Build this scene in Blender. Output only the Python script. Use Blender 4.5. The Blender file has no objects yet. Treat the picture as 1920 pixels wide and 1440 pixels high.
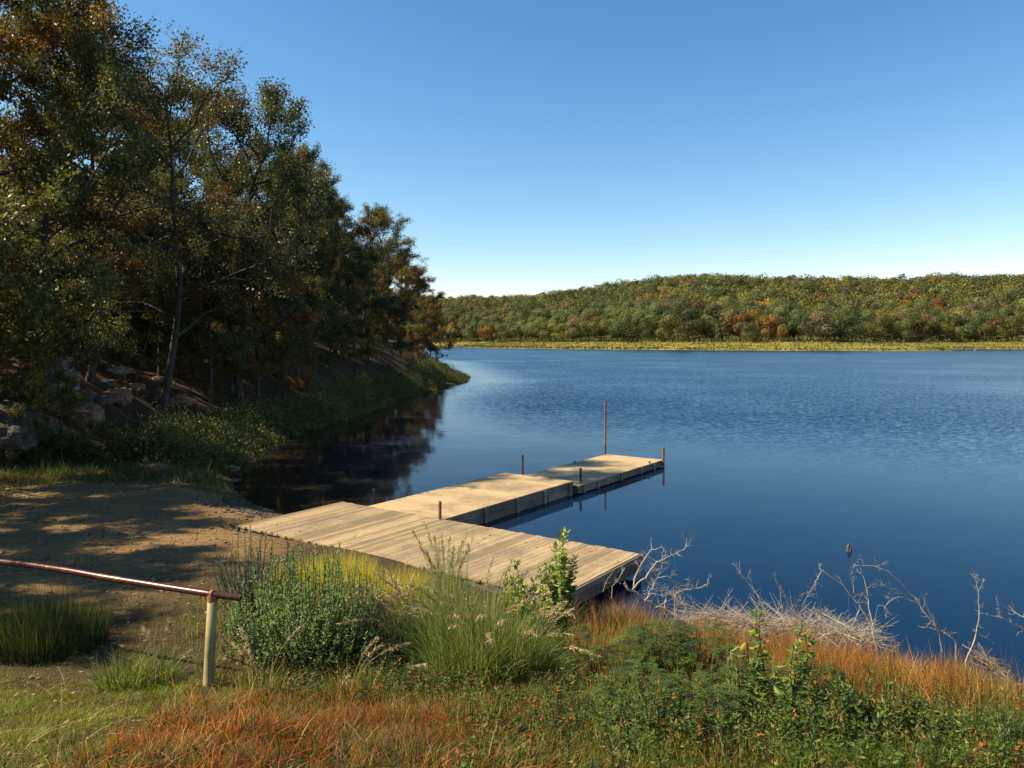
import bpy, bmesh, math, random
import numpy as np
from mathutils import Vector

R = math.radians
random.seed(7)
rng = np.random.default_rng(11)
sc = bpy.context.scene
COL = sc.collection
F = 1430.0            # focal length in pixels of a 1920 px wide frame
EYE = 4.4             # height of the eye above the water

# ------------------------------------------------------------------ helpers
def link(o):
    COL.objects.link(o)
    return o

def tag(o, label=None, cat=None, group=None, kind=None):
    if label: o['label'] = label
    if cat: o['category'] = cat
    if group: o['group'] = group
    if kind: o['kind'] = kind
    return o

def empty(name, loc=(0, 0, 0), rz=0.0):
    o = bpy.data.objects.new(name, None)
    o.location = loc
    o.rotation_euler = (0, 0, rz)
    o.empty_display_size = 0.3
    return link(o)

def unit(v):
    v = np.asarray(v, float)
    return v / (np.linalg.norm(v, axis=-1, keepdims=True) + 1e-12)

class MB:
    """collects quads with per-vertex colour and per-face material index"""
    def __init__(s):
        s.v = []; s.q = []; s.c = []; s.m = []; s.n = 0
    def add(s, V, Q, col=(1, 1, 1), mat=0):
        V = np.asarray(V, float).reshape(-1, 3); Q = np.asarray(Q, int).reshape(-1, 4)
        C = np.asarray(col, float)
        if C.ndim == 1: C = np.tile(C, (len(V), 1))
        s.v.append(V); s.q.append(Q + s.n); s.c.append(C); s.m.append(np.full(len(Q), mat, int))
        s.n += len(V)
    def box(s, c, ax, ay, az, hx, hy, hz, col=(1, 1, 1), mat=0):
        c = np.array(c, float); ax, ay, az = [np.array(a, float) for a in (ax, ay, az)]
        V = [c + ax * hx * i + ay * hy * j + az * hz * k for i in (-1, 1) for j in (-1, 1) for k in (-1, 1)]
        Q = [(0, 1, 3, 2), (4, 6, 7, 5), (0, 4, 5, 1), (2, 3, 7, 6), (0, 2, 6, 4), (1, 5, 7, 3)]
        s.add(V, Q, col, mat)
    def tube(s, pts, rad, n=6, col=(1, 1, 1), mat=0, cap=False):
        pts = np.asarray(pts, float); k = len(pts)
        rad = np.broadcast_to(np.asarray(rad, float), (k,))
        t = np.zeros_like(pts); t[1:-1] = pts[2:] - pts[:-2]; t[0] = pts[1] - pts[0]; t[-1] = pts[-1] - pts[-2]
        t = unit(t)
        ref = np.array([0.13, 0.21, 0.97]) if abs(t[0][2]) < 0.8 else np.array([0.97, 0.11, 0.2])
        a = unit(np.cross(t, ref)); b = np.cross(t, a)
        th = np.arange(n) * 2 * math.pi / n
        V = pts[:, None] + rad[:, None, None] * (a[:, None] * np.cos(th)[None, :, None] + b[:, None] * np.sin(th)[None, :, None])
        i = np.arange(k - 1)[:, None] * n; j = np.arange(n)[None]; j2 = (j + 1) % n
        Q = np.stack([i + j, i + j2, i + n + j2, i + n + j], -1).reshape(-1, 4)
        V = V.reshape(-1, 3)
        if cap and n % 2 == 0:
            extra = []
            for base in (0, (k - 1) * n):
                for m in range(1, n // 2):
                    extra.append((base + m - 1 if m == 1 else base + m - 1, base + m, base + n - m - 1 if n - m - 1 > m else base + m + 1, base + (n - m) % n))
            if n >= 6:
                extra = []
                for base in (0, (k - 1) * n):
                    for m in range(0, n // 2 - 1):
                        extra.append((base + m, base + m + 1, base + n - m - 2, base + n - m - 1))
            Q = np.concatenate([Q, np.array(extra)])
        s.add(V, Q, col, mat)
    def build(s, name, mats, parent=None, smooth=False):
        me = bpy.data.meshes.new(name)
        V = np.concatenate(s.v); Q = np.concatenate(s.q); C = np.concatenate(s.c); M = np.concatenate(s.m)
        me.vertices.add(len(V)); me.vertices.foreach_set('co', V.ravel())
        me.loops.add(Q.size); me.loops.foreach_set('vertex_index', Q.ravel().astype(np.int32))
        me.polygons.add(len(Q)); me.polygons.foreach_set('loop_start', (np.arange(len(Q)) * 4).astype(np.int32))
        me.polygons.foreach_set('loop_total', np.full(len(Q), 4, np.int32))
        at = me.attributes.new('Col', 'FLOAT_COLOR', 'POINT')
        at.data.foreach_set('color', np.concatenate([C, np.ones((len(C), 1))], 1).ravel())
        if not isinstance(mats, (list, tuple)): mats = [mats]
        for m in mats: me.materials.append(m)
        me.polygons.foreach_set('material_index', M.astype(np.int32))
        me.polygons.foreach_set('use_smooth', np.full(len(Q), bool(smooth)))
        me.update(calc_edges=True)
        me.validate()
        o = bpy.data.objects.new(name, me)
        o.parent = parent
        return link(o)

def leafs(mb, P, D, S, L, W, col, mat=0, fold=0.0):
    """rhombic leaves (one quad); with fold two quads bent along the midrib"""
    P = np.asarray(P, float); n = len(P)
    L = np.broadcast_to(np.asarray(L, float), (n,))[:, None]; W = np.broadcast_to(np.asarray(W, float), (n,))[:, None]
    col = np.broadcast_to(np.asarray(col, float), (n, 3))
    N = np.cross(D, S)
    if fold <= 0:
        V = np.stack([P, P + D * L * .45 + S * W * .5, P + D * L, P + D * L * .45 - S * W * .5], 1).reshape(-1, 3)
        Q = np.arange(n * 4).reshape(-1, 4); C = np.repeat(col, 4, 0)
    else:
        up = N * W * fold
        V = np.stack([P, P + D * L * .4 + S * W * .5 + up, P + D * L - N * L * .12, P + D * L * .4 - S * W * .5 + up, P + D * L * .5], 1).reshape(-1, 3)
        b = np.arange(n)[:, None] * 5
        Q = np.concatenate([b + np.array([[0, 1, 2, 4]]), b + np.array([[0, 4, 2, 3]])], 0); C = np.repeat(col, 5, 0)
    mb.add(V, Q, C, mat)

def rand_dirs(n, up=0.0, r=None):
    r = r or rng
    d = r.normal(size=(n, 3)); d = unit(d); d[:, 2] += up
    return unit(d)

def side_of(D, r=None):
    r = r or rng
    return unit(np.cross(D, unit(r.normal(size=D.shape))))

def blades(mb, P, H, W, az, lean, col, tipcol=None, droop=0.5, mat=0, levels=4):
    """grass blades, each a tapered bent strip"""
    P = np.asarray(P, float); n = len(P)
    H = np.broadcast_to(H, (n,)); W = np.broadcast_to(W, (n,)); az = np.broadcast_to(az, (n,)); lean = np.broadcast_to(lean, (n,))
    col = np.broadcast_to(np.asarray(col, float), (n, 3))
    tipcol = col if tipcol is None else np.broadcast_to(np.asarray(tipcol, float), (n, 3))
    dirv = np.stack([np.cos(az), np.sin(az), np.zeros(n)], 1)
    fa = az + rng.uniform(0, 6.28, n)
    sv = np.stack([np.cos(fa), np.sin(fa), np.zeros(n)], 1)
    V = []; C = []
    for k in range(levels):
        t = k / (levels - 1)
        out = lean * H * (t ** 1.6)
        z = H * t * (1 - droop * lean * t * .6)
        c = P + dirv * out[:, None] + np.array([0, 0, 1.0]) * z[:, None]
        w = W * (1 - t * .93) * .5
        V += [c - sv * w[:, None], c + sv * w[:, None]]
        cc = col * (1 - t) + tipcol * t
        C += [cc, cc]
    V = np.stack(V, 1).reshape(-1, 3); C = np.stack(C, 1).reshape(-1, 3)
    m = levels * 2
    b = np.arange(n)[:, None, None] * m
    q = np.array([[2 * k, 2 * k + 1, 2 * k + 3, 2 * k + 2] for k in range(levels - 1)])[None]
    mb.add(V, (b + q).reshape(-1, 4), C, mat)

def pick(palette, n, jit=.18, r=None):
    r = r or rng
    pal = np.array([p[:3] for p in palette], float); w = np.array([p[3] if len(p) > 3 else 1 for p in palette], float)
    c = pal[r.choice(len(pal), n, p=w / w.sum())]
    return c * r.uniform(1 - jit, 1 + jit, (n, 1)) * r.uniform(.94, 1.06, (n, 3))

# smooth value noise in the plane
_tab = np.random.default_rng(3).random((256, 256))
def vnoise(x, y):
    x = np.asarray(x, float); y = np.asarray(y, float)
    xi = np.floor(x).astype(int); yi = np.floor(y).astype(int); fx = x - xi; fy = y - yi
    fx = fx * fx * (3 - 2 * fx); fy = fy * fy * (3 - 2 * fy)
    g = lambda a, b: _tab[a & 255, b & 255]
    return (g(xi, yi) * (1 - fx) + g(xi + 1, yi) * fx) * (1 - fy) + (g(xi, yi + 1) * (1 - fx) + g(xi + 1, yi + 1) * fx) * fy
def fnoise(x, y, o=4):
    s = 0; a = .5
    for k in range(o):
        s = s + a * vnoise(x * 2 ** k + 17 * k, y * 2 ** k + 31 * k); a *= .5
    return s

# ------------------------------------------------------------------ the lie of the land
LAKE = np.array([(-6.9, 20.3), (-8.2, 22.5), (-9.7, 26), (-10.6, 32), (-10.2, 37), (-9.5, 43), (-8.9, 49), (-8.8, 58), (-7.4, 65), (-6.2, 72), (-5.2, 82),
                 (-5.4, 93), (-8, 103), (-9.8, 114), (-10.5, 128), (-13, 150), (-24, 185), (-60, 250), (-200, 330), (-330, 420), (-330, 540), (-200, 610), (-90, 620),
                 (-44, 600), (-36, 560), (-14, 500), (12, 449), (36, 420), (66, 396), (100, 372), (132, 355), (170, 345), (192, 342), (205, 352), (214, 400), (232, 425), (262, 430),
                 (290, 400), (330, 350), (470, 300), (600, 160), (560, -60), (300, -120), (110, -60), (50, -14), (22, 1.5), (14, 5), (8, 7.6), (6.0, 8.8), (4.7, 9.5), (2.4, 10.7),
                 (0.9, 12.1), (-2.0, 15.2), (-4.6, 18.0), (-5.8, 19.2)])
FOOT = np.array([(-6.5, 400), (-400, 500), (-400, -60), (-30, -20), (-27, 15), (-22, 19.8), (-15.2, 23.2), (-13.4, 27), (-13.6, 33), (-12.6, 38), (-11.2, 43), (-10.2, 49), (-9.8, 58),
                 (-8.6, 65), (-7.6, 72), (-7.2, 82), (-8, 93), (-10, 103), (-11.5, 114), (-12.2, 128), (-15, 150), (-26, 187), (-62, 254), (-205, 336)])[2:]
FOOT = np.concatenate([FOOT, [(-400, 400)]])

def seg_dist(x, y, poly):
    d = np.full(np.shape(x), 1e9); ins = np.zeros(np.shape(x), bool)
    n = len(poly)
    for i in range(n):
        ax, ay = poly[i]; bx, by = poly[(i + 1) % n]
        dx, dy = bx - ax, by - ay
        t = np.clip(((x - ax) * dx + (y - ay) * dy) / (dx * dx + dy * dy), 0, 1)
        d = np.minimum(d, np.hypot(x - ax - t * dx, y - ay - t * dy))
        c = ((ay > y) != (by > y)) & (x < (bx - ax) * (y - ay) / (by - ay + 1e-12) + ax)
        ins ^= c
    return d, ins

def sstep(a, b, x):
    t = np.clip((x - a) / (b - a), 0, 1); return t * t * (3 - 2 * t)

RIDGE_U = [-400, 300, 700, 820, 900, 1000, 1050, 1150, 1230, 1320, 1500, 1700, 1920, 2400]
RIDGE_Y = [590, 580, 566, 562, 560, 558, 549, 535, 526, 520, 525, 524, 522, 530]

def ground_z(x, y, raw=False):
    x = np.asarray(x, float); y = np.asarray(y, float)
    d, ins = seg_dist(x, y, LAKE)
    z = np.where(ins, -np.minimum(d * .25, 3.0), 0.0)
    # near side
    prof = np.where(x < 0, np.interp(y, [0, 5, 7.5, 9.5, 12.5, 16, 22, 40], [2.8, 1.66, 1.0, .85, .66, .40, .36, .5]),
                    np.interp(y, [0, 5, 7.5, 9.5, 12.5], [2.8, 1.62, 1.0, .62, .5]))
    lf = sstep(-1.0, -6.0, x)
    steep = .42 * (1 - lf) + .20 * lf
    bank = .04 + d * steep
    near = np.minimum(prof, bank)
    near = near + .05 * (fnoise(x * .9, y * .9) - .5) * np.clip(d, 0, 1) * 2
    # the bank is cut down under the platform
    lx_ = (x + 1.77) * .819 + (y - 15.48) * -.573; ly_ = (x + 1.77) * .573 + (y - 15.48) * .819
    box_ = sstep(.30, .10, np.maximum(np.abs(lx_) - 4.12, np.abs(ly_) - 1.52))
    near = near * (1 - box_) + np.minimum(near, .20) * box_
    # wooded slope on the left
    fd, fi = seg_dist(x, y, FOOT)
    fd = np.where(fi, fd, 0)
    hill = .58 * np.minimum(fd, 4.2) + .27 * np.clip(fd - 4.2, 0, 42) + .05 * np.clip(fd - 46, 0, 200)
    hill = hill + sstep(.5, 5, fd) * (1.6 * (fnoise(x * .16, y * .16) - .5) + .5 * (fnoise(x * .7, y * .7) - .5))
    # far side
    yy = np.maximum(y, 1)
    u = x / yy * F + 960
    r = np.maximum(y, 1)
    dcap = np.minimum(d, 330)
    rr = np.where(d > 330, r - (d - 330), r)
    ridge = EYE + (640 - np.interp(u, RIDGE_U, RIDGE_Y)) / F * rr - 11.5
    s = sstep(30, 300, d)
    farz = np.minimum(.2 + d * .105, 4.0) + np.maximum(ridge - 4.0, 0) * s ** .8
    farz = farz + sstep(30, 90, d) * 5 * (fnoise(x * .02, y * .02) - .5)
    far = (y > 200) & ((x > -60 + 0 * x) | (y > 470)) & ~fi
    land = np.where(far, farz, np.where(fi, np.minimum(near, .45) + hill, near))
    # away from the picture on the right and behind
    land = np.where((~far) & (~fi) & ((y < 0) | (x > 30)), np.minimum(2.8 + .02 * d, .1 + d * .3), land)
    return np.where(ins, z, land)

def gz(x, y): return float(ground_z(np.array([x]), np.array([y]))[0])

def G(px, py):
    """where the line of sight through a pixel meets the land"""
    ys = np.exp(np.linspace(math.log(3.0), math.log(900), 2600))
    xs = (px - 960) / F * ys; zs = EYE - (py - 640) / F * ys
    g = np.maximum(ground_z(xs, ys), 0)
    k = np.argmax(zs <= g)
    return np.array([xs[k], ys[k], g[k]])

def P(px, py, Y):
    return np.array([(px - 960) / F * Y, Y, EYE - (py - 640) / F * Y])

def proj(p):
    p = np.asarray(p); return 960 + p[..., 0] / p[..., 1] * F, 640 + (EYE - p[..., 2]) / p[..., 1] * F

# ------------------------------------------------------------------ materials
def newmat(name):
    m = bpy.data.materials.new(name); m.use_nodes = True
    nt = m.node_tree; nt.nodes.clear()
    return m, nt
class NT:
    def __init__(s, nt): s.nt = nt
    def n(s, typ, **kw):
        nd = s.nt.nodes.new(typ)
        ins = kw.pop('ins', {})
        for k, v in kw.items(): setattr(nd, k, v)
        for k, v in ins.items():
            if isinstance(v, bpy.types.NodeSocket): s.nt.links.new(v, nd.inputs[k])
            else: nd.inputs[k].default_value = v
        return nd
    def noise(s, vec, scale, detail=5, rough=.6, dist=0.0):
        return s.n('ShaderNodeTexNoise', ins={'Vector': vec, 'Scale': scale, 'Detail': detail, 'Roughness': rough, 'Distortion': dist}).outputs['Fac']
    def ramp(s, fac, stops):
        r = s.n('ShaderNodeValToRGB', ins={'Fac': fac}); e = r.color_ramp.elements
        while len(e) < len(stops): e.new(.5)
        for el, (p, c) in zip(e, stops):
            el.position = p; el.color = (*c, 1) if len(c) == 3 else c
        return r.outputs['Color']
    def mix(s, fac, a, b, typ='MIX'):
        m = s.n('ShaderNodeMix', data_type='RGBA', blend_type=typ)
        for i, v in ((0, fac), (6, a), (7, b)):
            if isinstance(v, bpy.types.NodeSocket): s.nt.links.new(v, m.inputs[i])
            else: m.inputs[i].default_value = v if i == 0 else ((*v, 1) if len(v) == 3 else v)
        return m.outputs[2]
    def math(s, op, a, b=0.0, clamp=False):
        m = s.n('ShaderNodeMath', operation=op, use_clamp=clamp)
        for i, v in enumerate((a, b)):
            if isinstance(v, bpy.types.NodeSocket): s.nt.links.new(v, m.inputs[i])
            else: m.inputs[i].default_value = v
        return m.outputs[0]
    def geo(s): return s.n('ShaderNodeNewGeometry').outputs['Position']
    def obj(s): return s.n('ShaderNodeTexCoord').outputs['Object']
    def out(s, sh, disp=None):
        o = s.n('ShaderNodeOutputMaterial'); s.nt.links.new(sh, o.inputs['Surface'])

def foliage_mat(name, transl=.35, rough=.5, use_obj=False, spec=.3):
    """Col attribute as leaf colour; for trees Object colour tints it and its alpha is the share of turned clumps"""
    m, nt = newmat(name); t = NT(nt)
    col = t.n('ShaderNodeAttribute', attribute_name='Col')
    c = col.outputs['Color']
    if use_obj:
        oi = t.n('ShaderNodeObjectInfo')
        sep = t.n('ShaderNodeSeparateColor', ins={'Color': c})
        lum, clump, hue = sep.outputs[0], sep.outputs[1], sep.outputs[2]
        turned = t.math('LESS_THAN', clump, oi.outputs['Alpha'])
        rust = t.ramp(hue, [(0, (.14, .055, .018)), (.35, (.19, .09, .02)), (.7, (.20, .13, .022)), (1, (.15, .13, .025))])
        base = t.mix(turned, oi.outputs['Color'], rust)
        k = t.n('ShaderNodeCombineColor', ins={0: lum, 1: lum, 2: lum}).outputs[0]
        c = t.mix(1.0, base, k, 'MULTIPLY')
    pr = t.n('ShaderNodeBsdfPrincipled', ins={'Base Color': c, 'Roughness': rough, 'Specular IOR Level': spec})
    tc = t.mix(1.0, c, (1.5, 1.45, .7), 'MULTIPLY')
    tr = t.n('ShaderNodeBsdfTranslucent', ins={'Color': tc})
    mx = t.n('ShaderNodeMixShader', ins={0: transl, 1: pr.outputs[0], 2: tr.outputs[0]})
    t.out(mx.outputs[0]); return m

def bark_mat(name, a, b, scale=6):
    m, nt = newmat(name); t = NT(nt)
    g = t.obj()
    mp = t.n('ShaderNodeMapping', ins={'Vector': g, 'Scale': (1, 1, .25)}).outputs[0]
    f = t.noise(mp, scale, 6, .7)
    c = t.ramp(f, [(.3, a), (.7, b)])
    bp = t.n('ShaderNodeBump', ins={'Height': f, 'Strength': .8, 'Distance': .03})
    pr = t.n('ShaderNodeBsdfPrincipled', ins={'Base Color': c, 'Roughness': .9, 'Specular IOR Level': .15, 'Normal': bp.outputs[0]})
    t.out(pr.outputs[0]); return m

M = {}
M['leaf'] = foliage_mat('oak_leaves', .34, .45, True)
M['veg'] = foliage_mat('plant_leaves', .35, .5)
M['dry'] = foliage_mat('dry_stems', .12, .75, spec=.1)
M['far'] = foliage_mat('distant_leaves', .22, .6, True, .15)
M['farstuff'] = foliage_mat('distant_wood_leaves', .22, .6, False, .15)
M['bark'] = bark_mat('oak_bark', (.028, .022, .017), (.10, .085, .07))
M['palebark'] = bark_mat('pale_bark', (.16, .14, .11), (.36, .32, .27), 9)
M['deadwood'] = bark_mat('bleached_deadwood', (.26, .21, .15), (.58, .50, .39), 14)
M['graywood'] = bark_mat('grey_driftwood', (.07, .055, .045), (.22, .18, .15), 14)

def ground_mat():
    m, nt = newmat('ground'); t = NT(nt)
    g = t.geo()
    at = t.n('ShaderNodeAttribute', attribute_name='Col'); sep = t.n('ShaderNodeSeparateColor', ins={'Color': at.outputs['Color']})
    lot, litter, far = sep.outputs
    n1 = t.noise(g, .55, 6, .62); n2 = t.noise(g, 5, 6, .7); n3 = t.noise(g, 38, 4, .7); n4 = t.noise(g, 1.7, 5, .65)
    soil = t.ramp(n2, [(.25, (.035, .024, .014)), (.75, (.12, .078, .04))])
    soil = t.mix(t.math('MULTIPLY', n3, .5), soil, (.10, .085, .03))
    dirt = t.ramp(n1, [(.3, (.21, .135, .07)), (.5, (.31, .205, .105)), (.72, (.39, .26, .135))])
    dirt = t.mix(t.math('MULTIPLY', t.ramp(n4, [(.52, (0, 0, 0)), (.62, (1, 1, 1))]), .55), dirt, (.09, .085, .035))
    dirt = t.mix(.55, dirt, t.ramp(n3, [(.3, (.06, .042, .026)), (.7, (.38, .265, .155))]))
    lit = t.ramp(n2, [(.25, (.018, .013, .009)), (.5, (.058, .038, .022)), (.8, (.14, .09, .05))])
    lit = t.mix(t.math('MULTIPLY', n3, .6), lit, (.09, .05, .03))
    fg = t.noise(g, .06, 5, .6)
    farc = t.ramp(fg, [(.3, (.12, .13, .025)), (.5, (.21, .18, .035)), (.7, (.36, .26, .07))])
    wob = t.math('MULTIPLY', t.math('SUBTRACT', n4, .5), .9)
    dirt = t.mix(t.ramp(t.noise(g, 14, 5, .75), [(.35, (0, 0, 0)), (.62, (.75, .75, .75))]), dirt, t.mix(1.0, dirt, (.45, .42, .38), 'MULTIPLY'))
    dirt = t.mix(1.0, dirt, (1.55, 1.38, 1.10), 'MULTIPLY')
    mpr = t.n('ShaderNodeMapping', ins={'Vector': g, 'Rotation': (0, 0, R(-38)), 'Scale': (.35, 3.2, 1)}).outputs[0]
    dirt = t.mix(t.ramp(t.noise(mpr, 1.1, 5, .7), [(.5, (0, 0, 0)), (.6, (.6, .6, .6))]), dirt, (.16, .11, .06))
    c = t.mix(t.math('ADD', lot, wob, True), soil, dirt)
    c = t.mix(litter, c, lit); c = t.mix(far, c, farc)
    # wet, darker rim at the water line and dark bed below it
    z = t.n('ShaderNodeSeparateXYZ', ins={'Vector': g}).outputs[2]
    wet = t.n('ShaderNodeMapRange', ins={'Value': z, 'From Min': -.02, 'From Max': .14, 'To Min': .38, 'To Max': 1.0}).outputs[0]
    k = t.n('ShaderNodeCombineColor', ins={0: wet, 1: wet, 2: wet}).outputs[0]
    c = t.mix(1.0, c, k, 'MULTIPLY')
    hgt = t.math('ADD', t.math('MULTIPLY', n2, .6), t.math('MULTIPLY', n3, .4))
    bp = t.n('ShaderNodeBump', ins={'Height': hgt, 'Strength': 1.0, 'Distance': .10})
    pr = t.n('ShaderNodeBsdfPrincipled', ins={'Base Color': c, 'Roughness': .95, 'Specular IOR Level': .1, 'Normal': bp.outputs[0]})
    t.out(pr.outputs[0]); return m

def water_mat():
    m, nt = newmat('lake_water'); t = NT(nt)
    g = t.geo()
    at = t.n('ShaderNodeAttribute', attribute_name='Col'); sep = t.n('ShaderNodeSeparateColor', ins={'Color': at.outputs['Color']})
    shallow, ripple = sep.outputs[0], sep.outputs[1]
    n0 = t.noise(g, .05, 4, .6)
    rip = t.math('ADD', ripple, t.math('MULTIPLY', t.math('MULTIPLY', t.math('SUBTRACT', n0, .5), 1.6), ripple), True)
    mp = t.n('ShaderNodeMapping', ins={'Vector': g, 'Rotation': (0, 0, R(20)), 'Scale': (.8, 1.5, 1)}).outputs[0]
    def cn(vec, sc_, det): return t.n('ShaderNodeTexNoise', ins={'Vector': vec, 'Scale': sc_, 'Detail': det, 'Roughness': .55, 'Distortion': .3}).outputs['Color']
    def vm(op, a, b):
        v = t.n('ShaderNodeVectorMath', operation=op)
        for k_, q in enumerate((a, b)):
            if isinstance(q, bpy.types.NodeSocket): t.nt.links.new(q, v.inputs[k_])
            else: v.inputs[k_].default_value = q
        return v.outputs[0]
    c1 = vm('SUBTRACT', cn(mp, 4.2, 3), (.5, .5, .5)); c2 = vm('SUBTRACT', cn(mp, 14.0, 2), (.5, .5, .5)); c3 = vm('SUBTRACT', cn(mp, .5, 1), (.5, .5, .5))
    slope = vm('ADD', vm('MULTIPLY', c1, (1.0, 1.0, 0)), vm('MULTIPLY', c2, (.6, .6, 0)))
    kk = t.math('ADD', t.math('MULTIPLY', rip, .50), .008)
    kv = t.n('ShaderNodeCombineXYZ', ins={0: kk, 1: kk, 2: kk}).outputs[0]
    nv = vm('ADD', vm('ADD', vm('MULTIPLY', slope, kv), vm('MULTIPLY', c3, (.012, .012, 0))), t.n('ShaderNodeCombineXYZ', ins={0: t.math('MULTIPLY', rip, .02), 1: t.math('SUBTRACT', t.math('MULTIPLY', rip, -.105), .012), 2: 1.0}).outputs[0])
    bp = t.n('ShaderNodeVectorMath', operation='NORMALIZE', ins={0: nv})
    c = t.mix(shallow, (.002, .015, .042), (.022, .016, .008))
    yv = t.n('ShaderNodeSeparateXYZ', ins={'Vector': g}).outputs[1]
    fary = t.n('ShaderNodeMapRange', ins={'Value': yv, 'From Min': 30, 'From Max': 130, 'To Min': .02, 'To Max': .12}).outputs[0]
    ro = t.math('ADD', t.math('MULTIPLY', rip, fary), .045)
    pr = t.n('ShaderNodeBsdfPrincipled', ins={'Base Color': c, 'Roughness': ro, 'IOR': 1.22, 'Specular IOR Level': .48, 'Normal': bp.outputs[0]})
    t.out(pr.outputs[0]); return m

def wood_mat(name, cols, fine=40, stain=(.05, .045, .04), amt=.5, ax=1):
    m, nt = newmat(name); t = NT(nt)
    g = t.obj()
    sc3 = [6, 6, 6]; sc3[ax] = .35
    mp = t.n('ShaderNodeMapping', ins={'Vector': g, 'Scale': tuple(sc3)}).outputs[0]
    grain = t.noise(mp, fine / 6, 7, .72)
    blot = t.noise(g, .9, 6, .65); fineb = t.noise(g, 22, 4, .7)
    at = t.n('ShaderNodeAttribute', attribute_name='Col').outputs['Color']
    c = t.ramp(grain, [(.28, cols[0]), (.5, cols[1]), (.72, cols[2])])
    c = t.mix(1.0, c, at, 'MULTIPLY')
    c = t.mix(t.math('MULTIPLY', t.ramp(blot, [(.48, (0, 0, 0)), (.68, (1, 1, 1))]), amt), c, stain)
    c = t.mix(t.math('MULTIPLY', t.ramp(fineb, [(.6, (0, 0, 0)), (.7, (1, 1, 1))]), .25), c, (.05, .035, .02))
    bp = t.n('ShaderNodeBump', ins={'Height': grain, 'Strength': .6, 'Distance': .006})
    pr = t.n('ShaderNodeBsdfPrincipled', ins={'Base Color': c, 'Roughness': .8, 'Specular IOR Level': .2, 'Normal': bp.outputs[0]})
    t.out(pr.outputs[0]); return m

def metal_mat(name, a, b, rough=.4, metal=.2, scale=14, spots=None, chips=None):
    m, nt = newmat(name); t = NT(nt)
    g = t.obj()
    f = t.noise(g, scale, 6, .7); s2 = t.noise(g, 3, 5, .7)
    c = t.ramp(f, [(.35, a), (.65, b)])
    if spots: c = t.mix(t.ramp(s2, [(.53, (0, 0, 0)), (.6, (1, 1, 1))]), c, spots)
    if chips: c = t.mix(t.ramp(t.noise(g, 26, 4, .8), [(.60, (0, 0, 0)), (.63, (1, 1, 1))]), c, chips)
    bp = t.n('ShaderNodeBump', ins={'Height': f, 'Strength': .35, 'Distance': .003})
    pr = t.n('ShaderNodeBsdfPrincipled', ins={'Base Color': c, 'Roughness': rough, 'Metallic': metal, 'Normal': bp.outputs[0]})
    t.out(pr.outputs[0]); return m

def rock_mat(name, a, b, c3):
    m, nt = newmat(name); t = NT(nt)
    g = t.obj(); f = t.noise(g, 2.2, 8, .7, .4); h = t.noise(g, 9, 6, .7)
    c = t.ramp(f, [(.3, a), (.5, b), (.72, c3)])
    c = t.mix(t.math('MULTIPLY', t.ramp(h, [(.52, (0, 0, 0)), (.6, (1, 1, 1))]), .5), c, (.06, .065, .04))
    bp = t.n('ShaderNodeBump', ins={'Height': h, 'Strength': .9, 'Distance': .05})
    pr = t.n('ShaderNodeBsdfPrincipled', ins={'Base Color': c, 'Roughness': .92, 'Specular IOR Level': .15, 'Normal': bp.outputs[0]})
    t.out(pr.outputs[0]); return m

M['ground'] = ground_mat(); M['water'] = water_mat()
M['board'] = wood_mat('weathered_boards', [(.19, .13, .075), (.40, .29, .165), (.57, .43, .255)], stain=(.15, .115, .08), amt=.6)
M['ply'] = wood_mat('sandy_plywood', [(.30, .205, .105), (.47, .34, .185), (.60, .44, .25)], stain=(.19, .135, .08), amt=.75, ax=0)
M['fascia'] = wood_mat('grey_fascia', [(.09, .075, .055), (.20, .17, .13), (.33, .28, .21)], stain=(.06, .05, .04), amt=.6, ax=1)
M['fasciau'] = wood_mat('grey_rim', [(.09, .075, .055), (.18, .15, .11), (.30, .25, .19)], stain=(.05, .04, .035), amt=.6, ax=0)
M['float'] = wood_mat('float_drum', [(.02, .018, .016), (.035, .03, .026), (.05, .045, .04)], amt=.3)
M['pile'] = metal_mat('rusted_pile', (.10, .035, .018), (.26, .12, .06), .65, .1, 18, (.06, .03, .022))
M['rail'] = metal_mat('maroon_rail', (.065, .022, .022), (.12, .045, .04), .34, .5, 22, (.16, .07, .035), (.26, .12, .05))
M['post'] = metal_mat('green_tan_post', (.26, .215, .08), (.38, .31, .13), .6, .0, 9, (.22, .15, .06), (.30, .13, .05))
M['rust'] = metal_mat('orange_rust', (.20, .07, .02), (.36, .15, .05), .8, 0, 30)
M['stonegrey'] = rock_mat('grey_rock', (.035, .03, .027), (.085, .075, .065), (.19, .17, .15))
M['stonered'] = rock_mat('reddish_sandstone', (.10, .05, .03), (.22, .125, .08), (.34, .22, .15))
M['stonepale'] = rock_mat('pale_rock', (.10, .09, .075), (.22, .205, .175), (.38, .355, .31))

# ------------------------------------------------------------------ ground and water
def polar(rs, th):
    X = np.outer(rs, np.sin(th)); Y = np.outer(rs, np.cos(th)); n = len(th)
    i = np.arange(len(rs) - 1)[:, None] * n; j = np.arange(n)[None]; j2 = (j + 1) % n
    Q = np.stack([i + j, i + n + j, i + n + j2, i + j2], -1).reshape(-1, 4)
    return X.ravel(), Y.ravel(), Q
th = np.concatenate([np.linspace(-44, 44, 330), np.linspace(44, 316, 70)[1:-1]]) * math.pi / 180
rs = np.concatenate([np.linspace(.02, 3, 8), np.exp(np.linspace(math.log(3.1), math.log(3600), 620))])
X, Y, Q = polar(rs, th)
Z = ground_z(X, Y)
d, ins = seg_dist(X, Y, LAKE); fd, fi = seg_dist(X, Y, FOOT)
lot = sstep(-4.2, -6.6, X - (Y - 12) * .05) * sstep(9.4, 12.0, Y + fnoise(X * .5, Y * .5) * 3 - 1.2) * (Y < 40) * (~fi)
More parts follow.
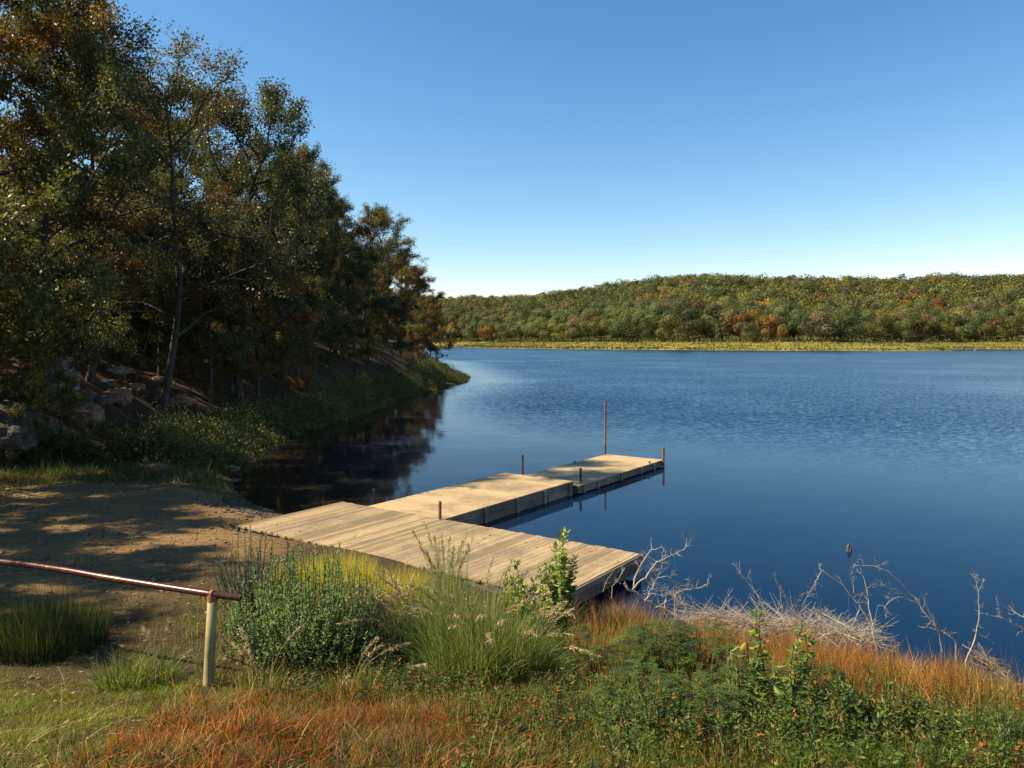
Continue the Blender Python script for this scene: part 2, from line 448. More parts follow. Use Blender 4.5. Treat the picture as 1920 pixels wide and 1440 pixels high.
lot = np.maximum(lot, sstep(-3.5, -5, X) * sstep(12, 14, Y) * (Y < 40) * (~fi))
lot = np.where(Y > 22.0 - 1.5 * fnoise(X * .4, Y * .4), lot * .2, lot)
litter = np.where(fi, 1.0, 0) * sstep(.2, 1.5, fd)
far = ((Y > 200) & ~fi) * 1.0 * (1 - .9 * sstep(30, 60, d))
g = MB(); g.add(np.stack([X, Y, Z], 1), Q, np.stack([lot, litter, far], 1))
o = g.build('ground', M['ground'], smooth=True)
tag(o, 'soil of the lake shore with a brown dirt lot and leaf litter', kind='structure')

th = np.concatenate([np.linspace(-44, 44, 150), np.linspace(44, 316, 60)[1:-1]]) * math.pi / 180
rs = np.exp(np.linspace(math.log(4), math.log(760), 200))
X, Y, Q = polar(rs, th)
d, ins = seg_dist(X, Y, LAKE)
shallow = np.where(ins, 1 - sstep(0, 9, d), 1) * sstep(2, -4, X) * (Y < 90)
ang = np.interp(X / np.maximum(Y, 1), [-.2, 0, .2, .4, .67, 1], [58, 40, 34, 31, 27, 24])
ripple = sstep(ang - 6, ang + 14, Y) * (1 - .75 * sstep(12, 2, d)) * (1 - .95 * sstep(11, 5, X + 14 - Y * .02) * (Y < 66))
ripple = np.where(Y < 5, 0, ripple) * .9 + .02
w = MB(); w.add(np.stack([X, Y, 0 * X], 1), Q, np.stack([shallow, ripple, 0 * X], 1))
o = w.build('water', M['water'], smooth=True)
tag(o, 'blue lake water, calm near the dock and rippled farther out', kind='structure')

# ------------------------------------------------------------------ trees
def wander(p, d, L, k, wob, up=0.0, r=random):
    pts = [np.array(p, float)]; d = unit(np.array(d, float)); s = L / k
    for i in range(k):
        d = unit(d + np.array([r.gauss(0, wob), r.gauss(0, wob), r.gauss(0, wob) + up]))
        pts.append(pts[-1] + d * s)
    return pts, d

def make_tree(name, H=12.0, first=.28, nl=9, nb=6, nt=5, leaf_n=11, leaf=.17, spread=1.0, seed=1, bare=0.0, trunk_r=.2, wob=.22, bark='bark', pl=.0, stems=1):
    """trunk with limbs, branches, twigs; leaf clumps at the twigs. returns root Empty > trunk, crown"""
    r = random.Random(seed); nr = np.random.default_rng(seed)
    tb = MB(); LP = []; LC = []
    for st in range(stems):
        a0 = r.uniform(0, 6.28)
        lean = .06 if stems == 1 else .28
        pts, _ = wander((0.15 * math.cos(a0) * (stems > 1), 0.15 * math.sin(a0) * (stems > 1), -.3), (math.cos(a0) * lean, math.sin(a0) * lean, 1), H * .88, 9, .09, .05, r)
        rad = [trunk_r * (1 - i / 9 * .8) * (1.25 if i == 0 else 1) for i in range(10)]
        tb.tube(pts, rad, 7)
        for li in range(nl):
            f = first + (1 - first) * (li + r.random() * .8) / nl
            f = min(f, .99)
            k = f * 9; i0 = int(k); p = pts[i0] * (1 - (k - i0)) + pts[min(i0 + 1, 9)] * (k - i0)
            a = li * 2.4 + r.uniform(-.5, .5) + seed
            rise = .15 + 1.1 * ((f - first) / (1 - first)) ** 1.3
            env = math.sin(math.pi * min(1, .22 + .62 * (f - first) / (1 - first) + .05)) ** .7
            L = H * .36 * spread * env * r.uniform(.8, 1.15)
            lp, ld = wander(p, (math.cos(a), math.sin(a), rise), L, 6, wob, .04, r)
            lr = trunk_r * .48 * (1 - f * .5)
            tb.tube(lp, [lr * (1 - j / 6 * .72) for j in range(7)], 5)
            lclump = r.random(); lhue = r.random()
            for bi in range(nb):
                g_ = .25 + .75 * (bi + r.random()) / nb; g_ = min(g_, .99)
                kk = g_ * 6; j0 = int(kk); q = lp[j0] * (1 - (kk - j0)) + lp[min(j0 + 1, 6)] * (kk - j0)
                base = unit(lp[min(j0 + 1, 6)] - lp[j0])
                dd = unit(base * .6 + np.array([r.gauss(0, .7), r.gauss(0, .7), r.gauss(.25, .45)]))
                BL = L * .42 * r.uniform(.6, 1.15) * (1.1 - .4 * g_)
                bp_, _ = wander(q, dd, BL, 4, wob * 1.1, .05, r)
                tb.tube(bp_, [lr * .38 * (1 - j / 4 * .75) for j in range(5)], 4)
                clump = min(1, max(0, lclump + r.gauss(0, .13))); hue = min(1, max(0, lhue + r.gauss(0, .15)))
                for ti in range(nt):
                    h_ = .3 + .7 * (ti + r.random()) / nt; h_ = min(h_, .99)
                    kk = h_ * 4; j0 = int(kk); q2 = bp_[j0] * (1 - (kk - j0)) + bp_[j0 + 1] * (kk - j0)
                    d2 = unit(unit(bp_[j0 + 1] - bp_[j0]) * .5 + np.array([r.gauss(0, .7), r.gauss(0, .7), r.gauss(.3, .5)]))
                    TL = H * .055 * r.uniform(.6, 1.3)
                    tp = np.array([q2, q2 + d2 * TL * .5 + np.array([0, 0, .02 * H * .1]), q2 + d2 * TL])
                    tb.tube(tp, [lr * .12, lr * .09, .004], 3)
                    if r.random() < bare: continue
                    n = int(leaf_n * r.uniform(.6, 1.4))
                    tt = nr.uniform(.25, 1.08, n)[:, None]
                    LP.append(tp[0] + d2 * TL * tt + nr.normal(0, .085 * H * .11, (n, 3)))
                    LC.append(np.stack([nr.uniform(.62, 1.35, n) * r.uniform(.8, 1.2), np.clip(clump + nr.normal(0, .07, n), 0, 1), np.clip(hue + nr.normal(0, .12, n), 0, 1)], 1))
    LP = np.concatenate(LP); LC = np.concatenate(LC); n = len(LP)
    D = rand_dirs(n, -.15, nr)
    S = side_of(D, nr)
    cb = MB(); ll = leaf * nr.uniform(.65, 1.3, n)
    leafs(cb, LP, D, S, ll, ll * nr.uniform(.5, .75, n), LC)
    root = empty(name)
    t_ = tb.build('trunk', M[bark], root, smooth=True); c_ = cb.build('crown', M['leaf'], root)
    top = float(LP[:, 2].max())
    return root, top

def copy_tree(root):
    c = root.copy(); link(c)
    for k in list(c.keys()):
        if k in ('label', 'group', 'category', 'kind'): del c[k]
    for ch in root.children:
        d_ = ch.copy(); link(d_); d_.parent = c
    return c

TREES = {}
def tv(key, **kw):
    TREES[key] = [*make_tree(kw.pop('nm', 'oak_tree'), **kw), False]
tv('oakA', seed=3, H=12, spread=1.15, nl=15, nb=7, nt=9, leaf_n=72, first=.22, wob=.3, trunk_r=.17, leaf=.088)
tv('oakB', seed=8, H=12, spread=1.0, nl=15, nb=7, nt=7, leaf_n=118, first=.14, trunk_r=.14, leaf=.088)
tv('oakC', seed=21, H=12, spread=.95, nl=15, nb=7, nt=7, leaf_n=118, first=.10, stems=1, trunk_r=.13, leaf=.088)
tv('sparse', seed=5, H=12, spread=1.05, nl=13, nb=7, nt=8, leaf_n=26, first=.25, bare=.28, leaf=.095, trunk_r=.13)
tv('low', seed=13, H=7, spread=1.25, nl=13, nb=7, nt=6, leaf_n=48, first=.05, leaf=.095, trunk_r=.07)
tv('slim', seed=17, H=8, spread=.7, nl=12, nb=6, nt=6, leaf_n=34, first=.12, leaf=.095, trunk_r=.05, nm='young_tree')
tv('twin', seed=29, H=9, spread=.9, nl=10, nb=7, nt=6, leaf_n=44, first=.06, leaf=.10, stems=2, trunk_r=.08)

G1 = (.082, .088, .024); G2 = (.102, .104, .026); G3 = (.064, .076, .024); OL = (.130, .112, .032); RU = (.155, .098, .036); OR = (.17, .085, .022); YG = (.10, .105, .02)
def put_tree(key, u, Yd, ytop, col, share, label, group=None, cat='tree', x=None, rz=None, wide=1.0, Hm=None):
    root, top, used = TREES[key]
    if used: o = copy_tree(root)
    else: o = root; TREES[key][2] = True
    xx = (u - 960) / F * Yd if x is None else x
    zb = gz(xx, Yd)
    if Hm is None: Hm = EYE - (ytop - 640) / F * Yd - zb
    s = Hm / top
    o.location = (xx, Yd, zb - .05); o.scale = (s * wide, s * wide, s); o.rotation_euler = (0, 0, random.uniform(0, 6.28) if rz is None else rz)
    tag(o, label, cat, group)
    for ch in o.children:
        if ch.name.startswith('crown'): ch.color = (*col, share)
    return o

GW = 'trees of the wooded slope left of the lake'
put_tree('oakA', 452, 39, 138, G1, .10, 'tall broad oak with open twisting limbs, its crown highest against the sky in mid slope', GW, wide=1.0, rz=.6)
put_tree('sparse', 300, 33, 75, OL, .22, 'thinly leafed reddish tree with bare twigs against the sky left of the tall oak', GW, wide=1.05)
put_tree('oakB', 78, 27, -90, (.10, .098, .028), .03, 'big olive brown tree filling the upper left corner', GW, wide=1.05)
put_tree('oakC', -30, 24, -260, G2, .25, 'large tree cut off by the top left corner, branches hanging in', GW)
put_tree('sparse', 165, 31, 20, (.10, .09, .032), .12, 'half bare tree with fine brown twigs reaching into the sky at upper left', GW, rz=2.0)
put_tree('oakB', 548, 50, 262, G1, .12, 'dark green oak just right of and below the tallest oak', GW, wide=.9)
put_tree('oakC', 628, 62, 350, G3, .10, 'dark oak at mid point of the falling skyline', GW, wide=1.2)
put_tree('oakA', 690, 76, 375, G2, .2, 'rounded dark crown standing above the hiker on the falling skyline', GW, wide=1.1, rz=1.2)
put_tree('oakC', 718, 92, 448, OL, .3, 'olive tree with rust coloured clumps before the end of the point', GW, wide=1.2)
put_tree('oakC', 752, 104, 462, (.14, .09, .028), .5, 'brownish orange tree near the tip of the point', GW, wide=1.25)
put_tree('oakB', 782, 110, 505, OR, .5, 'full orange brown tree standing last but one at the tip of the point', GW, wide=1.3, rz=4.0)
put_tree('oakC', 806, 116, 545, OR, .35, 'rounded orange brown tree ending the tree line at the tip of the point', GW, wide=1.1, rz=1.0)
put_tree('twin', 776, 118, 560, (.12, .06, .02), .5, 'low rusty two stemmed tree at the water edge of the point', GW)
put_tree('low', 812, 112, 632, (.02, .03, .012), .0, 'small dark tree leaning over the water beyond the tip of the point', GW, wide=1.1)
put_tree('oakB', 395, 37, 330, G2, .2, 'leafy green oak in front of the tallest oak', GW, rz=1)
put_tree('low', 560, 43, 590, OR, .8, 'small bright orange maple like tree low on the slope under dark crowns', GW, wide=.7)
put_tree('twin', 110, 24.5, 560, YG, .05, 'low bright green tree whose leaves catch the sun above the pale upright rock', GW, wide=.9)
put_tree('slim', 690, 66, 560, YG, .3, 'young yellow green tree beside the hiker on the path', GW)
put_tree('oakB', 375, 52, 185, G1, .15, 'dark oak whose crown fills the skyline left of the tallest oak', GW, wide=1.05)
put_tree('oakC', 500, 58, 232, G2, .1, 'green oak behind the right side of the tallest oak', GW, wide=1.1)
put_tree('oakB', 585, 66, 318, G3, .15, 'dark oak filling the step of the skyline right of the tallest oak', GW, wide=1.1)
put_tree('oakC', 250, 44, 120, OL, .3, 'olive oak behind the half bare trees at upper left', GW, wide=1.1)
put_tree('oakC', 300, 37, 300, G1, .1, 'leafy dark oak low in front of the half bare reddish tree', GW, wide=1.1)
put_tree('oakC', 205, 34, 330, G3, .1, 'dark green tree low at left above the flat grey slab', GW, wide=1.1)
put_tree('oakB', 485, 40.5, 420, OL, .35, 'rust flecked oak low in front of the right half of the tallest oak', GW, wide=1.15)
placed = [(o.location.x, o.location.y) for o in bpy.data.objects if o.type == 'EMPTY' and o.get('group') == GW]
sky_u = [-300, 0, 150, 230, 330, 450, 560, 610, 700, 735, 790, 830]; sky_y = [-260, -60, 10, 60, 150, 165, 205, 320, 395, 450, 505, 600]
kinds = [('green oak standing in the dark mass of the wooded slope', G1, .1), ('olive oak standing in the dark mass of the wooded slope', OL, .2), ('rusty brown oak standing in the dark mass of the wooded slope', RU, .45), ('deep green oak standing in the dark mass of the wooded slope', G3, .05)]
cnt = 0; tries = 0
while cnt < 118 and tries < 16000:
    tries += 1
    Yd = random.uniform(21, 150) ** 1.0 if random.random() < .6 else random.uniform(24, 70)
    dfoot = random.uniform(2.6, 30)
    # step inland from the shore at this depth
    xs_ = np.interp(Yd, [20, 23.2, 33, 43, 58, 72, 93, 114, 150], [-20, -15, -13.6, -11.2, -9.8, -7.6, -8, -11.5, -15]) - dfoot
    if Yd < 26 and xs_ > -17: continue
    u = xs_ / Yd * F + 960
    if u < -260 or u > 815: continue
    sp = 2.6 if Yd < 60 else 3.5
    if any((xs_ - a) ** 2 + (Yd - b) ** 2 < sp ** 2 for a, b in placed): continue
    if abs(u - 665) < 28 and Yd < 66: continue
    placed.append((xs_, Yd))
    k = random.choice(['oakB', 'oakC', 'oakB', 'twin', 'low', 'slim']) if dfoot > 9 else random.choice(['low', 'twin', 'slim', 'twin', 'oakC'])
    zb = gz(xs_, Yd)
    Hm = {'oakB': random.uniform(8, 12), 'oakC': random.uniform(8, 12), 'twin': random.uniform(5.5, 8.5), 'low': random.uniform(4, 6.5), 'slim': random.uniform(5, 8)}[k]
    ymax = np.interp(u, sky_u, sky_y) + random.uniform(10, 90)
    lim = EYE - (ymax - 640) / F * Yd - zb
    if lim < 3: continue
    Hm = min(Hm, lim)
    lab, col, sh = random.choices(kinds, [3.4, 3.2, 3.0, 2.4])[0]
    col = tuple(c * random.uniform(.85, 1.2) for c in col)
    put_tree(k, u, Yd, 0, col, sh, lab, GW, Hm=Hm)
    cnt += 1
# trees standing left of the lot, outside the frame, whose shade falls across it
for (x_, y_, h_, k) in [(-15.8, 13.5, 10.5, 'oakB'), (-19.5, 16.5, 12, 'oakC'), (-14.8, 9.3, 9.5, 'oakC'), (-21, 20.5, 13, 'oakA'), (-24, 14, 13, 'oakB'), (-17.5, 5.5, 8.5, 'oakB'), (-17.2, 11.3, 11, 'oakC'), (-17.0, 18.6, 10, 'oakB'), (-21.5, 8.5, 12, 'oakC')]:
    put_tree(k, 0, y_, 0, G2, .2, 'oak beside the dirt lot whose shade lies across it', 'oaks beside the dirt lot', x=x_, Hm=h_)

# ------------------------------------------------------------------ far shore
def far_crown(nr, n, H, W, size):
    nc = nr.integers(6, 10)
    cc = np.stack([nr.normal(0, W * .24, nc), nr.normal(0, W * .24, nc), nr.uniform(.20, .80, nc) * H], 1)
    cr = nr.uniform(.2, .34, nc) * W
    k = nr.integers(0, nc, n); dd = unit(nr.normal(size=(n, 3))); dd[:, 2] = np.abs(dd[:, 2]) * np.where(nr.random(n) < .62, 1, -1)
    p = cc[k] + dd * (cr[k] * nr.uniform(.7, 1.08, n))[:, None] * np.array([1, 1, .85])
    S = side_of(dd, nr); T = np.cross(dd, S); T = unit(T + dd * nr.normal(0, .5, (n, 1)))
    return p, T, S, size * nr.uniform(.6, 1.4, n), k

FT = []
for v in range(6):
    nr = np.random.default_rng(100 + v)
    H = 10.0; mb = MB()
    p, T, S, sz, k = far_crown(nr, 3400, H, 9.0 if v != 4 else 5.5, .38)
    lum = nr.uniform(.7, 1.3, len(p)); cl = np.clip(nr.random(12)[k] * .5 + nr.random() * .5 + 0 * lum, 0, 1); hu = nr.random(12)[k]
    leafs(mb, p - T * sz[:, None] * .5, T, S, sz, sz * .8, np.stack([lum, cl, hu], 1))
    pts, _ = wander((0, 0, -.5), (0, 0, 1), H * .7, 5, .1, .05, random)
    mb.tube(pts, [.2, .17, .14, .1, .07, .03], 5, mat=1)
    for q in range(7):
        a = q * 2.4; i = 2 + q % 3
        lp, _ = wander(pts[i], (math.cos(a), math.sin(a), .7), 3.2, 3, .2, 0, random); mb.tube(lp, [.08, .06, .04, .02], 4, mat=1)
    o = mb.build('distant_tree', [M['far'], M['bark']])
    FT.append([o, False])
def far_tree(v, x, y, h, col, sh, lab, grp, wide=1.0):
    o, used = FT[v]
    if used: o = o.copy(); link(o)
    else: FT[v][1] = True
    z = gz(x, y); o.location = (x, y, z - .2); o.scale = (h / 10 * wide, h / 10 * wide, h / 10); o.rotation_euler = (0, 0, random.uniform(0, 6.28))
    o.color = (*col, sh); tag(o, lab, 'tree', grp); return o

fpal = [('green oak on the far wooded hillside', (.098, .112, .034), .05), ('yellow green tree on the far wooded hillside', (.145, .140, .038), .08), ('rust tinted tree on the far wooded hillside', (.165, .118, .042), .35),
        ('dark green oak on the far wooded hillside', (.070, .088, .030), .03), ('brown leafed tree on the far wooded hillside', (.132, .110, .050), .15), ('orange tree on the far wooded hillside', (.24, .145, .042), .5)]
cand = []
xs = rng.uniform(-170, 620, 26000); ys = rng.uniform(330, 1150, 26000)
d, ins = seg_dist(xs, ys, LAKE); uu = xs / ys * F + 960
fd_, fi_ = seg_dist(xs, ys, FOOT)
ok = (~ins) & (d > 37) & (uu > 795) & (uu < 1990) & (~fi_) & (d < 365)
cx, cy, cd = xs[ok], ys[ok], d[ok]
order = np.argsort(cd)
sel = []
cell = {}
for i in order:
    x_, y_ = cx[i], cy[i]; sp = 12.0 if cd[i] < 180 else (11.5 if cd[i] < 250 else 9.0)
    key = (int(x_ // 9), int(y_ // 9)); bad = False
    for a in (-1, 0, 1):
        for b in (-1, 0, 1):
            for (p_, q_) in cell.get((key[0] + a, key[1] + b), []):
                if (p_ - x_) ** 2 + (q_ - y_) ** 2 < sp * sp: bad = True
    if bad: continue
    cell.setdefault(key, []).append((x_, y_)); sel.append((x_, y_, cd[i]))
sel_arr = np.array(sel)
near_n = 292
for (x_, y_, dd_) in sel[:near_n]:
    lab, col, sh = random.choices(fpal, [5.0, 3.4, 1.7, 2.6, 1.6, .7])[0]
    kb = random.uniform(.72, 1.38); col = tuple(c * kb * random.uniform(.92, 1.1) for c in col)
    far_tree(random.choice([0, 1, 2, 3, 5, 0, 1, 2, 4]), x_, y_, random.triangular(12, 24, 18) * (1 if dd_ > 46 else random.choice([.62, .85, .95])), col, sh, lab, 'trees on the far hillside', random.uniform(.85, 1.2))
far_tree(4, 166, 392, 13, (.15, .16, .07), 0, 'slender pale tree with a thin whitish trunk at the front of the far wood', None, .8)
mb = MB()
rest = sel[near_n:]; print('forest', len(rest))
for (x_, y_, dd_) in rest:
    h = random.triangular(11, 19, 14); z = gz(x_, y_)
    n = 640 if y_ < 620 else 480
    p, T, S, sz, k = far_crown(rng, n, h, random.uniform(11, 18), 1.15)
    lab, col, sh = random.choices(fpal, [5, 4, .9, 2.5, 1.3, .4])[0]
    c = np.array(col) * rng.uniform(.68, 1.32, (n, 1)) * random.uniform(.68, 1.4) * (1 + .10 * rng.normal(size=(12, 3)))[k].clip(.7, 1.4)
    leafs(mb, p + np.array([x_, y_, z]) - T * sz[:, None] * .5, T, S, sz, sz * .8, c)
o = mb.build('forest', M['farstuff'])
tag(o, 'distant wood of green and rust crowns covering the upper far hillside', 'forest', kind='stuff')
print('far trees', near_n, 'rest', len(rest))

# low green and golden growth on the far shore shelf
n = 26000
xs = rng.uniform(-60, 330, n * 4); ys = rng.uniform(335, 680, n * 4)
d, ins = seg_dist(xs, ys, LAKE); uu = xs / ys * F + 960
ok = (~ins) & (d < 46) & (uu > 815) & (uu < 1960); xs, ys, d = xs[ok][:n], ys[ok][:n], d[ok][:n]
zz = ground_z(xs, ys)
mb = MB()
hh = np.where(d > 31, rng.uniform(.8, 3.6, len(xs)), rng.uniform(.35, .9, len(xs)))
hh = np.where(d < 4, rng.uniform(.5, 1.4, len(xs)), hh)
strip = fnoise(xs * .05, ys * .05); hh = hh * (.5 + 1.1 * fnoise(xs * .12 + 3, ys * .12)) ; hh = np.where(d > 31, np.clip(hh, .4, 1.5), hh)
col = np.where((d > 31)[:, None], pick([(.06, .085, .02), (.09, .10, .03), (.12, .09, .03)], len(xs)),
      np.where((d < 9)[:, None], pick([(.08, .11, .025), (.11, .12, .03), (.14, .115, .04)], len(xs)), pick([(.24, .175, .065), (.18, .15, .05), (.13, .135, .04)], len(xs))))
Dv = unit(np.stack([rng.normal(0, .3, len(xs)), rng.normal(0, .3, len(xs)), np.ones(len(xs))], 1)); S = side_of(Dv)
leafs(mb, np.stack([xs, ys, zz - .1 + np.where(d > 31, rng.uniform(0, 2.2, len(xs)) * fnoise(xs * .15, ys * .15) * 1.6, 0)], 1), Dv, S, hh, hh * rng.uniform(.6, 1.1, len(xs)), col)
o = mb.build('shore_grass', M['farstuff']); tag(o, 'strip of golden and green grass along the far shore', 'grass', kind='stuff')

# ------------------------------------------------------------------ dock
Uv = np.array([.819, -.573, 0]); Uv = unit(Uv); Vv = np.array([-Uv[1], Uv[0], 0]); Zv = np.array([0, 0, 1.0])
rotz = math.atan2(Uv[1], Uv[0])
X1, Y1, Z1 = (1, 0, 0), (0, 1, 0), (0, 0, 1)
# local frame: x along the platform length, y towards the lake
def loc_frame(name, c, z): return empty(name, (c[0], c[1], z), rotz)
Cp = np.array([-1.77, 15.48])
plat = loc_frame('dock_platform', Cp, 0)
tag(plat, 'wide low wooden platform of weathered boards lying along the bank behind the tall grass', 'dock')
HL, HW, TOP = 4.07, 1.48, .40
mb = MB(); x = -HL; r_ = random.Random(4)
while x < HL - .02:
    w_ = r_.choice([.138, .138, .14, .09]); w_ = min(w_, HL - x)
    c = r_.uniform(.76, 1.06); tone = np.array([c, c * r_.uniform(.95, 1.02), c * r_.uniform(.86, 1.02)])
    if r_.random() < .16: tone *= .68
    zt = TOP + r_.uniform(-.0005, .0005)
    mb.box((x + w_ / 2, r_.uniform(-.028, .028), zt - .019), X1, Y1, Z1, w_ / 2 - r_.choice([.0015, .002, .003, .004, .006]), HW + .02, .019, tone)
    x += w_
mb.build('decking', M['board'], plat)
mb = MB()
for sy in (-1, 1): mb.box((0, sy * (HW - .025), TOP - .045 - .10), X1, Y1, Z1, HL - .06, .02, .10, (.9, .9, .9))
for yy_ in (-.7, 0, .7): mb.box((0, yy_, TOP - .045 - .09), X1, Y1, Z1, HL - .10, .02, .09, (.6, .6, .6))
mb.build('joists', M['fasciau'], plat)
mb = MB()
mb.box((HL + .012, 0, TOP - .062), X1, Y1, Z1, .02, HW + .03, .045, (1.05, 1, .95))
mb.box((HL - .006, 0, TOP - .21), X1, Y1, Z1, .018, HW + .005, .095, (.62, .6, .58))
mb.build('end_rim', M['fascia'], plat)
mb = MB()
mb.box((-HL - .012, 0, TOP - .115), X1, Y1, Z1, .02, HW + .03, .095, (.8, .8, .8)); mb.build('end_rim', M['fascia'], plat)
for (lx, ly) in [(HL - .25, HW - .3), (HL - .25, -HW + .3), (1.2, HW - .2), (-1.4, HW - .2), (1.2, -HW + .25)]:
    mb = MB(); wx = Cp + Uv[:2] * lx + Vv[:2] * ly
    zb = gz(*wx) - .3; zt = TOP - .25
    mb.box((lx, ly, (zb + zt) / 2), X1, Y1, Z1, .06, .06, (zt - zb) / 2, (.6, .55, .5)); mb.build('leg', M['fascia'], plat)

def pile(parent, wx, wy, ztop, rad=.035, bot=-2.0, lean=(0, 0)):
    pc = np.array(parent.location); dv = np.array([wx - pc[0], wy - pc[1]])
    lx, ly = dv @ Uv[:2], dv @ Vv[:2]
    mb = MB(); h = ztop - bot
    p0 = np.array([lx, ly, bot - pc[2]]); p1 = np.array([lx + lean[0], ly + lean[1], ztop - pc[2]])
    mb.tube([p0, p1 - (p1 - p0) * .01, p1], [rad, rad, rad * .96], 14, cap=True)
    o = mb.build('pile', M['pile'], parent)
    for pl_ in o.data.polygons: pl_.use_smooth = abs(pl_.normal.z) < .5
    mb2 = MB(); mb2.tube([p1 - np.array([0, 0, ztop - (.02 if False else ztop) + 0.0]) * 0 + np.array([0, 0, -.001]), p1 + np.array([0, 0, .012])], [rad * 1.05, rad * 1.05], 14, cap=True)
    mb2.build('pile_cap', M['stonered'], o)
    return o

def section(name, cu, v0, v1, hw, top, depth, label, seed, battens):
    c = Uv[:2] * cu + Vv[:2] * ((v0 + v1) / 2); L = (v1 - v0) / 2
    s = loc_frame(name, c, 0); tag(s, label, 'dock')
    r_ = random.Random(seed)
    mb = MB(); y = -L
    while y < L - .01:
        w_ = min(r_.choice([.29, .30, .30, .61]), L - y)
        t_ = r_.uniform(.86, 1.08)
        mb.box((0, y + w_ / 2, top - .011), X1, Y1, Z1, hw, w_ / 2 - .005, .011, (t_, t_ * .99, t_ * .97)); y += w_
    mb.build('decking', M['ply'], s)
    for sx in (-1, 1):
        mb = MB(); n_ = 4; yy_ = -L
        hh_ = depth / 2 if depth > .3 else depth
        rows = 2 if depth > .3 else 1
        for k in range(rows):
            y = -L
            while y < L - .01:
                w_ = min(r_.uniform(1.4, 2.4), L - y); t_ = r_.uniform(.75, 1.2)
                if k == 1: t_ *= 1.15
                mb.box((sx * (hw - .02), y + w_ / 2, top - .024 - depth / rows * (k + .5)), X1, Y1, Z1, .019, w_ / 2 - .004, depth / rows / 2 - .004, (t_, t_ * .97, t_ * .93)); y += w_
        mb.build('side_board', M['fascia'], s)
    for b in battens:
        mb = MB(); mb.box((hw + .02, b * L, top - .035 - depth / 2), X1, Y1, Z1, .0195, .05, depth / 2 + .005, (1.35, 1.3, 1.2)); mb.build('batten', M['fascia'], s)
    for sy in (-1, 1):
        mb = MB(); mb.box((0, sy * (L - .02), top - .024 - depth / 2), X1, Y1, Z1, hw - .045, .018, depth / 2, (.9, .88, .85)); mb.build('end_board', M['fasciau'], s)
    for k, fy in enumerate((-.66, 0, .66)):
        mb = MB(); mb.tube([(-hw * .8, fy * L, top - depth - .06), (hw * .8, fy * L, top - depth - .06)], [.22, .22], 16, cap=True) if depth > .3 else mb.box((0, fy * L, -.06), X1, Y1, Z1, hw * .85, L * .2, .09)
        mb.build('float_drum', M['float'], s)
    return s
v_plat = Cp @ Vv[:2] + HW + .03
s1 = section('floating_dock', -12.33, v_plat, 18.98, 1.2, .385, .36, 'higher inner walkway section of the dock joined to the platform', 5, [-.93, -.45, .02, .47, .93])
s2 = section('floating_dock', -12.10, 19.0, 24.97, 1.13, .25, .20, 'lower outer walkway section of the dock ending in open water beside the tall pole', 9, [-.9, -.62, -.1, .38, .72])
# rub strip under the first section, resting in the water
pile(s1, -1.62, 17.15, .79); pile(s1, .33, 23.55, .88); pile(s1, -3.65, 20.1, .50)
pile(s2, 2.02, 22.45, .66, .038); pile(s2, 3.44, 28.3, 2.12, .042, lean=(.03, 0)); pile(s2, 5.28, 26.6, .71, .042)
# two rope cleats on the outer section
for (wx, wy) in [(4.1, 26.35), (2.2, 25.95)]:
    mb = MB(); dv = np.array([wx, wy]) - np.array(s2.location)[:2]; lx, ly = dv @ Uv[:2], dv @ Vv[:2]
    lx = 1.06 if lx > 0 else -1.06
    mb.tube([(lx, ly - .11, .315), (lx, ly, .295), (lx, ly + .11, .315)], [.010, .016, .010], 6, cap=True)
    for q in (-.03, .03): mb.tube([(lx, ly + q, .245), (lx, ly + q, .295)], [.012, .012], 6)
    mb.build('cleat', M['float'], s2)

# ------------------------------------------------------------------ pipe rail
base = G(388, 1287)
rail = empty('pipe_rail', tuple(base)); tag(rail, 'maroon pipe rail welded onto a greenish steel post at the edge of the lawn', 'railing')
bl = np.array(base)
Yp = base[1]
a = P(452, 1121, Yp) - bl; t0 = P(397, 1114, Yp) - bl
mids = [(300, 1099, Yp * 1.035), (200, 1083, Yp * 1.07), (128, 1070, Yp * 1.10), (60, 1060, Yp * 1.135), (0, 1053, Yp * 1.17), (-250, 1018, Yp * 1.30), (-520, 985, Yp * 1.42)]
pts = [a, t0] + [P(*m) - bl for m in mids]
dense = []
for i in range(len(pts) - 1):
    for k in range(6): dense.append(pts[i] * (1 - k / 6) + pts[i + 1] * k / 6)
dense.append(pts[-1])
mb = MB(); rr_ = .034
mb.tube(dense, rr_, 18); mb.tube([dense[0], dense[0] + (dense[3] - dense[0])], [rr_ * .82, rr_ * .82], 18, col=(.2, .2, .2))
# lip joining outer and inner wall
dirr = unit(dense[1] - dense[0]); aa = unit(np.cross(dirr, [.13, .21, .97])); bb = np.cross(dirr, aa)
th_ = np.arange(18) * 2 * math.pi / 18
V = np.concatenate([dense[0] + rr_ * (np.cos(th_)[:, None] * aa + np.sin(th_)[:, None] * bb), dense[0] + rr_ * .82 * (np.cos(th_)[:, None] * aa + np.sin(th_)[:, None] * bb)])
mb.add(V, [(i, (i + 1) % 18, 18 + (i + 1) % 18, 18 + i) for i in range(18)])
mb.build('rail', M['rail'], rail, smooth=True)
ptop = P(399, 1117, Yp) - bl
def post_at(top, bot, nm='post'):
    mb = MB(); mb.tube([bot, bot * .5 + top * .5, top], [.052, .05, .049], 18, cap=True)
    p_ = mb.build(nm, M['post'], rail, smooth=False); return p_
pp = post_at(ptop - np.array([0, 0, .01]), np.array([0, 0, -.25]))
for pl in pp.data.polygons: pl.use_smooth = len(pl.vertices) == 4 and abs(pl.normal.z) < .5
mb = MB(); d_ = unit(pts[2] - pts[0]); cpt = P(397.5, 1113.5, Yp) - bl
for k in (-1.2, 0): mb.tube([cpt + d_ * (.012 * k), cpt + d_ * (.012 * k + .014)], [.0375, .0375], 16)
